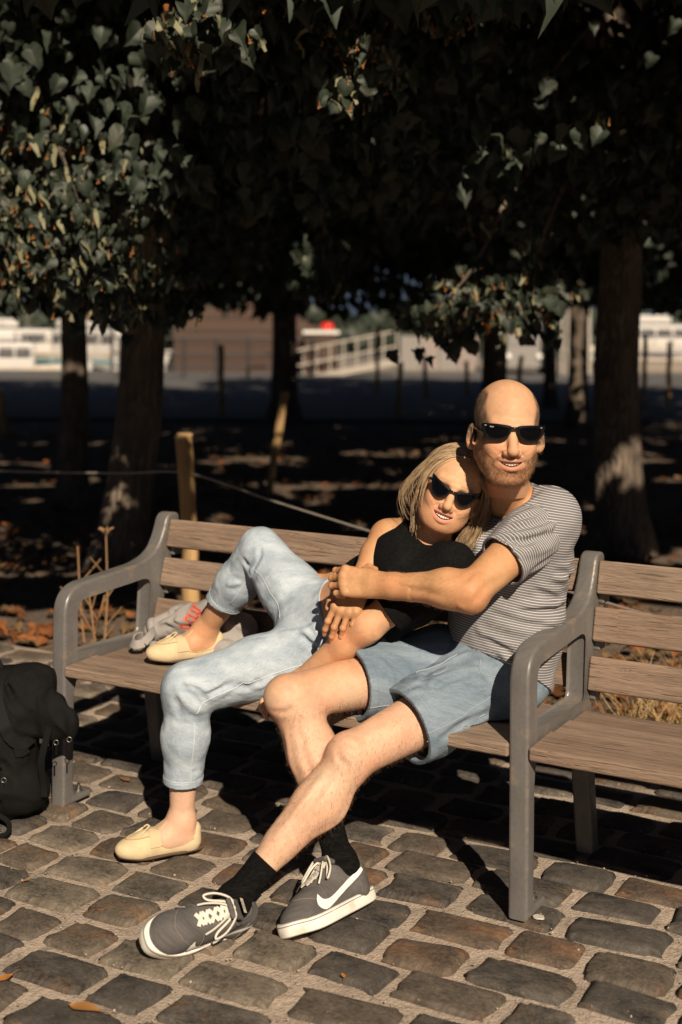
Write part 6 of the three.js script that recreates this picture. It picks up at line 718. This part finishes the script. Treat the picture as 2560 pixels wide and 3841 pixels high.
// fallen leaves and dry stalks on the soil
{
  const r = mulberry(77), list = [], grass = []; for (let i = 0; i < 5200; i++) { const lat = (r() * 2 - 1) * 6, dep = 5 + r() * r() * 16, p = plot(lat * (0.5 + dep / 16), dep, 0); if (p.z > -1.48) continue; p.y = -0.005 + 0.02 * r() + 0.02 * fbm(p.x * 3, 1, p.z * 3, 3) + 0.03 * fbm(p.x * 0.5, 5, p.z * 0.5, 2); const q = new THREE.Quaternion().setFromEuler(new THREE.Euler(-1.57 + 0.7 * (r() - 0.5), r() * 6.28, 0.6 * (r() - 0.5), 'YXZ')); const k = 0.5 + r(); list.push([p, q, 0.05 + 0.05 * r(), r() < 0.5 ? [0.2 * k, 0.068 * k, 0.02 * k] : [0.13 * k, 0.078 * k, 0.037 * k]]); }
  const m = instances('leaf_litter', leafGeo, leafInst, list, scene); tag(m, 'brown and orange fallen leaves scattered over the soil strip', 'leaf litter', null, 'stuff');
  const blade = new THREE.PlaneGeometry(0.006, 0.2, 1, 5).translate(0, 0.1, 0); { const p = blade.attributes.position; for (let i = 0; i < p.count; i++) { const y = p.getY(i); p.setX(i, p.getX(i) * (1 - y * 4)); p.setZ(i, y * y * 2.2); } blade.computeVertexNormals(); }
  for (let i = 0; i < 2600; i++) { const x = 1.2 + r() * 2.2, z = -1.55 - r() * r() * 1.3; grass.push([V(x, -0.03, z), new THREE.Quaternion().setFromEuler(new THREE.Euler((r() - 0.5) * 1.6, r() * 6.28, (r() - 0.5) * 1.6)), 0.6 + 0.8 * r(), r() < 0.8 ? [0.33, 0.22, 0.1] : [0.24, 0.12, 0.045]]); }
  tag(instances('dry_grass', blade, std({ roughness: 0.9 }), grass, scene), 'tangle of straw-coloured dry grass behind the bench backrest', 'dry grass', null, 'stuff');
}
// dead stalks behind the left armrest
{
  const stalkMat = std({ color: lin(0.24, 0.14, 0.065), roughness: 0.9 }), r = mulberry(91);
  const stalk = (px, py, dep, topx, topy, head, label) => { const b = bg(px, 1600, dep); b.y = -0.02; const t = bg(topx, topy, dep), g = thing('dead_stalk', label, 'dry plant', [b.x, b.y, b.z], 0, 'dead stalks behind the left armrest'), L = (p) => p.clone().sub(b), mid = mix(b, t, 0.5).add(V(0.03 * (r() - 0.5), 0, 0.03 * (r() - 0.5))); part('stem', tube(curve([L(b), L(mid), L(t)], 12), (u) => lerp(0.0065, 0.0035, u), 6), stalkMat, g); for (let k = 0; k < 3; k++) { const s = mix(b, t, 0.3 + 0.2 * k), e = s.clone().add(V((r() - 0.5) * 0.16, 0.07 + 0.06 * r(), (r() - 0.5) * 0.16)); part('side_stem', tube([L(s), L(mix(s, e, 0.5)), L(e)], 0.0028, 5), stalkMat, g); } if (head) for (let k = 0; k < 6; k++) { const a = k / 6 * 6.28; part('seed_head', tube([L(t), L(t).add(V(Math.cos(a) * 0.02, 0.025, Math.sin(a) * 0.02)), L(t).add(V(Math.cos(a) * 0.035, 0.03, Math.sin(a) * 0.035))], [0.004, 0.006, 0.003], 5), stalkMat, g); } };
  stalk(240, 1500, 5.7, 247, 1232, true, 'tall dead stalk with a spread seed head behind the left armrest'); stalk(205, 1500, 5.7, 182, 1258, false, 'bare dead stalk leaning left behind the left armrest'); stalk(190, 1490, 5.5, 245, 1370, false, 'crooked dead stalk seen through the left armrest opening'); stalk(230, 1480, 5.5, 205, 1345, false, 'forked dead stalk seen through the left armrest opening');
}

// ================= STAKES AND WIRE =================
const stakeTex = dataTex(128, 256, (u, v) => { const g = vnoise(u * 40, v * 4, 3), n = tfbm(u, v, 4, 701, 4), k = sstep(0.25, 0.5, tfbm(u, v, 3, 705, 3)); const b = 1 + 0.22 * g + 0.4 * n; return [lerp(0.4, 0.16, k) * b, lerp(0.25, 0.09, k) * b, lerp(0.105, 0.045, k) * b]; });
const stakeMat = std({ map: stakeTex, roughness: 0.85 });
function stake(label, px0, dep, tx, ty, rad) { const b = plot((px0 - 784) * dep / 3002.7, dep, -0.05), t = bg(tx, ty, dep), L = (p) => p.clone().sub(b), s = thing('wooden_stake', label, 'stake', [b.x, b.y, b.z], 0, 'wooden stakes in the tree strip'); const pts = []; for (let i = 0; i <= 10; i++) pts.push(L(mix(b, t, i / 10)).add(V(0.012 * vnoise(i * 0.7, dep, 1), 0, 0.012 * vnoise(i * 0.7, dep, 9)))); part('post', setUV(tube(pts, (u) => rad * (1 + 0.1 * vnoise(u * 5, dep, 2)), 12), (x, y, z) => [Math.atan2(z, x) / 3.14, y * 1.2]), stakeMat, s); part('cut_end', new THREE.CylinderGeometry(rad * 0.94, rad, 0.012, 12).translate(...L(t).toArray()), std({ color: lin(0.42, 0.27, 0.13), roughness: 0.9 }), s); return t; }
const s1 = stake('peeled wooden stake directly behind the bench backrest', 446, 6.5, 426, 1000, 0.042);
const s2 = stake('leaning wooden stake in a patch of sun', 620, 11.8, 655, 902, 0.036);
stake('short wooden stake left of the bald head', 915, 22.3, 922, 832, 0.045);
[[513, 22.5, 508, 795], [868, 31, 868, 745], [982, 29, 976, 815], [1076, 30, 1072, 828], [1188, 27, 1200, 815], [1480, 26, 1484, 768], [1536, 26, 1540, 780], [15, 18, 2, 900]].forEach(([x, d, tx, ty], i) => stake(['thin dark stake left of the central trunk', 'dark stake before the white gangway', 'tilted dark stake under the hanging leaves', 'thin dark stake under the hanging leaves', 'tilted dark stake right of the hanging leaves', 'dark stake right of the thick trunk', 'dark stake at the right picture edge', 'dark stake at the left picture edge'][i], x, d, tx, ty, 0.05));
{ const wire = std({ color: lin(0.42, 0.38, 0.33), metalness: 0.5, roughness: 0.5 }); const a = s1.clone().add(V(0, -0.19, 0)), b = bg(900, 1222, 5.6), c = bg(-40, 1085, 7.4); const sag = (p, q) => [0, 0.25, 0.5, 0.75, 1].map((t) => mix(p, q, t).add(V(0, -0.03 * t * (1 - t), 0)));
  topMesh('wire', tube(curve([...sag(c, a), ...sag(a, bg(1500, 1410, 4.9)).slice(1)], 60), 0.0042, 6), wire, 'grey wire strung from the peeled stake past the couple', 'wire'); }

// ================= QUAY AND HARBOUR =================
const paint = (r, g, b, ro = 0.6) => std({ color: lin(r, g, b), roughness: ro });
const flat = (lat0, lat1, d0, d1, y) => { const a = [plot(lat0, d0, y), plot(lat1, d0, y), plot(lat1, d1, y), plot(lat0, d1, y)], g = new THREE.BufferGeometry(); g.setAttribute('position', new THREE.Float32BufferAttribute(a.flatMap((p) => [p.x, p.y, p.z]), 3)); g.setIndex([0, 1, 2, 0, 2, 3]); g.computeVertexNormals(); return setUV(g, (x, yy, z) => [x / 2, z / 2]); };
structure('quay', flat(-40, 40, 21.5, 47, 0.0), std({ map: dataTex(256, 256, (u, v) => { const b = 0.1 + 0.03 * tfbm(u, v, 8, 801, 5); return [b, b * 0.98, b * 0.96]; }), roughness: 0.95 }));
structure('pale_pavement', flat(-1, 40, 47, 70, 0.004), std({ color: lin(0.22, 0.19, 0.155), roughness: 0.95 }));
structure('water', flat(-90, -1.2, 47, 160, -1.2), std({ color: lin(0.03, 0.045, 0.06), roughness: 0.12 }));
const yawQ = -2.617 + Math.PI; // buildings stand square to the view of the quay
const place = (name, label, cat, lat, dep, y = 0, turn = 0, group) => { const p = plot(lat, dep, y); return thing(name, label, cat, [p.x, p.y, p.z], 0.5242 + turn, group); };
{ // long boarded building with hipped roof
  const lat = (x, d) => (x - 784) * d / 3002.7, d = 46, b = place('boarded_building', 'brown boarded harbour building with a stepped roof behind the dark railing', 'building', lat(585, d), d);
  const br = [[0.075, 0.046, 0.034], [0.06, 0.038, 0.029], [0.085, 0.052, 0.038]].map((c) => paint(...c, 0.9));
  part('wall', box(5.6, 1.6, 3, 0, 0.4, -1.6), br[1], b);
  for (let i = 0; i < 9; i++) part('board', box(5.7 - 0.0 * i, 0.17, 0.06, 0, -0.25 + i * 0.19, -0.06, 0.012), br[i % 3], b);
  for (let i = 0; i < 6; i++) part('roof_board', box(5.3 - i * 0.42, 0.17, 0.8, -0.25 - i * 0.06, 1.45 + i * 0.155, -0.5 - i * 0.25, 0.012), br[(i + 1) % 3], b);
  part('ridge', box(2.3, 0.12, 0.4, -0.55, 2.42, -2, 0.02), br[0], b);
  const e = place('boarded_kiosk', 'low brown boarded kiosk with white roof edge and red lamp', 'building', lat(740, d), d - 1.5); part('wall', box(1.1, 2.3, 1.6, 0, 0.2, -0.8), br[0], e); part('roof_edge', box(1.25, 0.12, 1.8, 0, 1.42, -0.8, 0.02), paint(0.75, 0.72, 0.66), e); part('lamp_housing', new THREE.SphereGeometry(0.22, 12, 8).scale(1.2, 0.7, 1).translate(0.2, 1.62, -0.4), paint(0.6, 0.03, 0.02, 0.3), e);
}
{ // dark railing on the quay
  const rail = place('railing', 'dark metal railing on the quay before the boarded building', 'railing', (520 - 784) * 40 / 3002.7, 40), dk = paint(0.03, 0.03, 0.032, 0.5); for (let i = -3; i <= 3; i++) part('post', new THREE.CylinderGeometry(0.045, 0.045, 1.25, 8).translate(i * 0.98 - 0.3, 0.62, 0), dk, rail); for (const y of [1.22, 0.75, 0.35]) part('rail', box(6.4, 0.07, 0.06, -0.3, y, 0, 0.01), dk, rail);
}
{ // white gangway with railing
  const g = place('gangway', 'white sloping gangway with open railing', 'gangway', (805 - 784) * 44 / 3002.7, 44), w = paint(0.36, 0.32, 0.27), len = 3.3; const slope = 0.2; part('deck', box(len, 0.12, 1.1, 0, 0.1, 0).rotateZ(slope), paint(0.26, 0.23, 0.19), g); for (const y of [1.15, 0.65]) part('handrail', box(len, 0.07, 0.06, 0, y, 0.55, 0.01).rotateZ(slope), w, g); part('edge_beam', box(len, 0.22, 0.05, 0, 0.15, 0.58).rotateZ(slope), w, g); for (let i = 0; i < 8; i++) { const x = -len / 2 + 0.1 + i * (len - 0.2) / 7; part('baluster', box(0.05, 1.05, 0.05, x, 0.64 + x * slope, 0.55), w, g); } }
{ // pale panels, cabins and van
  const p = place('pale_panel', 'pale grey panel wall right of the gangway', 'wall', (1010 - 784) * 50 / 3002.7, 50); for (let i = 0; i < 4; i++) part('panel', box(0.72, 1.9, 0.08, -1.12 + i * 0.745, 0.35, 0, 0.01), paint(0.22 + 0.03 * (i % 2), 0.205, 0.185), p); part('base', box(3.0, 0.25, 0.2, 0, -0.72, 0.02), paint(0.45, 0.38, 0.3), p);
  const v = place('van', 'pale grey parked van beyond the hanging leaves', 'van', (1205 - 784) * 46 / 3002.7, 46); { const s = new THREE.Shape(); s.moveTo(-0.75, 0.25); s.lineTo(-0.78, 1.4); s.quadraticCurveTo(-0.7, 1.75, -0.45, 1.78); s.lineTo(0.5, 1.78); s.quadraticCurveTo(0.72, 1.7, 0.78, 1.2); s.lineTo(0.8, 0.25); s.closePath(); part('body', new THREE.ExtrudeGeometry(s, { depth: 2.6, bevelEnabled: true, bevelSize: 0.05, bevelThickness: 0.06, bevelSegments: 2 }).translate(0, 0, -2.8), paint(0.25, 0.235, 0.215, 0.35), v); part('window', box(1.1, 0.5, 0.02, 0, 1.25, -0.12, 0.01), paint(0.25, 0.24, 0.23, 0.1), v); for (const x of [-0.55, 0.55]) { part('headlight', new THREE.SphereGeometry(0.12, 10, 8).translate(x, 0.6, -0.13), paint(0.85, 0.84, 0.8, 0.15), v); part('wheel', new THREE.CylinderGeometry(0.3, 0.3, 0.2, 16).rotateZ(1.57).translate(x * 1.25, 0.3, -0.6), paint(0.02, 0.02, 0.02), v); } }
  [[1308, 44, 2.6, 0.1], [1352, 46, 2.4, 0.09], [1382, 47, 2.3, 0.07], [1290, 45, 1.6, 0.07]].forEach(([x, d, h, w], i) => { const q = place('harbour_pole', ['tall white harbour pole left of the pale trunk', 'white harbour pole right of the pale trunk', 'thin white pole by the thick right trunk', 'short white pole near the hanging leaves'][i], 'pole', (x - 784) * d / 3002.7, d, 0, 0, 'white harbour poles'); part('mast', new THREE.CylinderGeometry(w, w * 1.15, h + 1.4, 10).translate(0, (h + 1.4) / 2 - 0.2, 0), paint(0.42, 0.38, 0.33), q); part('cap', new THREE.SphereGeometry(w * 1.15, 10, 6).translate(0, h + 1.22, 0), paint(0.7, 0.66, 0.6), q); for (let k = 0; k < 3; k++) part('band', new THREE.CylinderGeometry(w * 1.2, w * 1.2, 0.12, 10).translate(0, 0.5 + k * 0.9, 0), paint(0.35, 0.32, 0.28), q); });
}
function boat(label, lat, dep, len, turn, y, seed, accent) {
  const b = place('motor_boat', label, 'boat', lat, dep, y, turn, 'white boats in the harbour'), w = paint(0.55, 0.53, 0.5, 0.35), dk = paint(0.02, 0.025, 0.035, 0.1), r = mulberry(seed);
  const pos = [], idx = [], N = 12, M2 = 6; for (let i = 0; i <= N; i++) { const t = i / N, x = (t - 0.5) * len, bw = 0.16 * len * Math.pow(Math.sin(Math.min(1, (1 - t) * 1.25 + 0.02) * 1.57), 0.7), sh = 0.75 + 0.35 * t * t; for (let j = 0; j <= M2; j++) { const a = j / M2 * Math.PI; pos.push(x, sh * (1 - Math.sin(a) * 1.25), -Math.cos(a) * bw); } } for (let i = 0; i < N; i++) for (let j = 0; j < M2; j++) { const a = i * (M2 + 1) + j; idx.push(a, a + 1, a + M2 + 1, a + M2 + 1, a + 1, a + M2 + 2); } const g = new THREE.BufferGeometry(); g.setAttribute('position', new THREE.Float32BufferAttribute(pos, 3)); g.setIndex(idx); g.computeVertexNormals(); part('hull', g, w, b);
  part('deck', box(len * 0.78, 0.08, len * 0.26, -len * 0.08, 0.82, 0, 0.02), paint(0.55, 0.44, 0.3), b); part('cabin', box(len * 0.42, 0.95, len * 0.22, -len * 0.05, 1.3, 0, 0.12), w, b); part('flybridge', box(len * 0.28, 0.35, len * 0.2, -len * 0.1, 2.0, 0, 0.08), w, b);
  for (let i = 0; i < 4; i++) for (const s of [1, -1]) part('window', box(len * 0.085, 0.34, 0.02, -len * 0.21 + i * len * 0.1, 1.42, s * (len * 0.11 + 0.008), 0.008), dk, b); part('stripe', box(len * 0.7, 0.1, 0.02, -len * 0.1, 0.55, len * 0.155, 0.005), paint(...accent, 0.4), b);
  for (let i = 0; i < 8; i++) part('rail_post', new THREE.CylinderGeometry(0.02, 0.02, 0.6, 6).translate(len * (-0.4 + i * 0.11), 1.15, len * 0.13), w, b); part('hand_rail', box(len * 0.8, 0.04, 0.04, -len * 0.02, 1.45, len * 0.13), w, b); part('mast', new THREE.CylinderGeometry(0.035, 0.06, 2.4, 8).translate(-len * 0.12, 3.2, 0), w, b); part('radar', new THREE.CylinderGeometry(0.28, 0.28, 0.14, 14).translate(-len * 0.08, 2.5, 0), w, b);
  return b; }
boat('white motor boat moored furthest left behind the trunks', -13.4, 52, 11, 0.35, -0.3, 1, [0.05, 0.12, 0.25]); boat('white motor boat with tall mast between the two left trunks', -8.9, 50, 8, -0.5, -0.3, 2, [0.02, 0.2, 0.22]); boat('white cabin boat behind the left trunk', -12.2, 48, 6, 0.2, -0.8, 3, [0.4, 0.25, 0.1]); boat('white motor yacht at the right edge behind the thick trunk', 13.6, 56, 7.5, 0.15, 0.05, 4, [0.1, 0.1, 0.12]);
{ const w = place('quay_wall', 'sunlit pale wall below the yacht at right', 'wall', 12.4, 50); part('face', box(5.5, 0.9, 0.4, 0, -0.05, 0), paint(0.24, 0.2, 0.165, 0.9), w); part('coping', box(5.7, 0.12, 0.55, 0, 0.46, 0, 0.02), paint(0.5, 0.44, 0.37, 0.9), w);
  const l = place('lamp_post', 'teal topped harbour lamp post between the two left trunks', 'lamp post', -8.1, 47); part('post', new THREE.CylinderGeometry(0.05, 0.08, 3.1, 10).translate(0, 1.55, 0), paint(0.5, 0.48, 0.45), l); part('lamp_head', new THREE.CylinderGeometry(0.22, 0.16, 0.3, 12).translate(0, 3.2, 0), paint(0.02, 0.3, 0.28, 0.3), l); }

renderer.render(scene, camera);
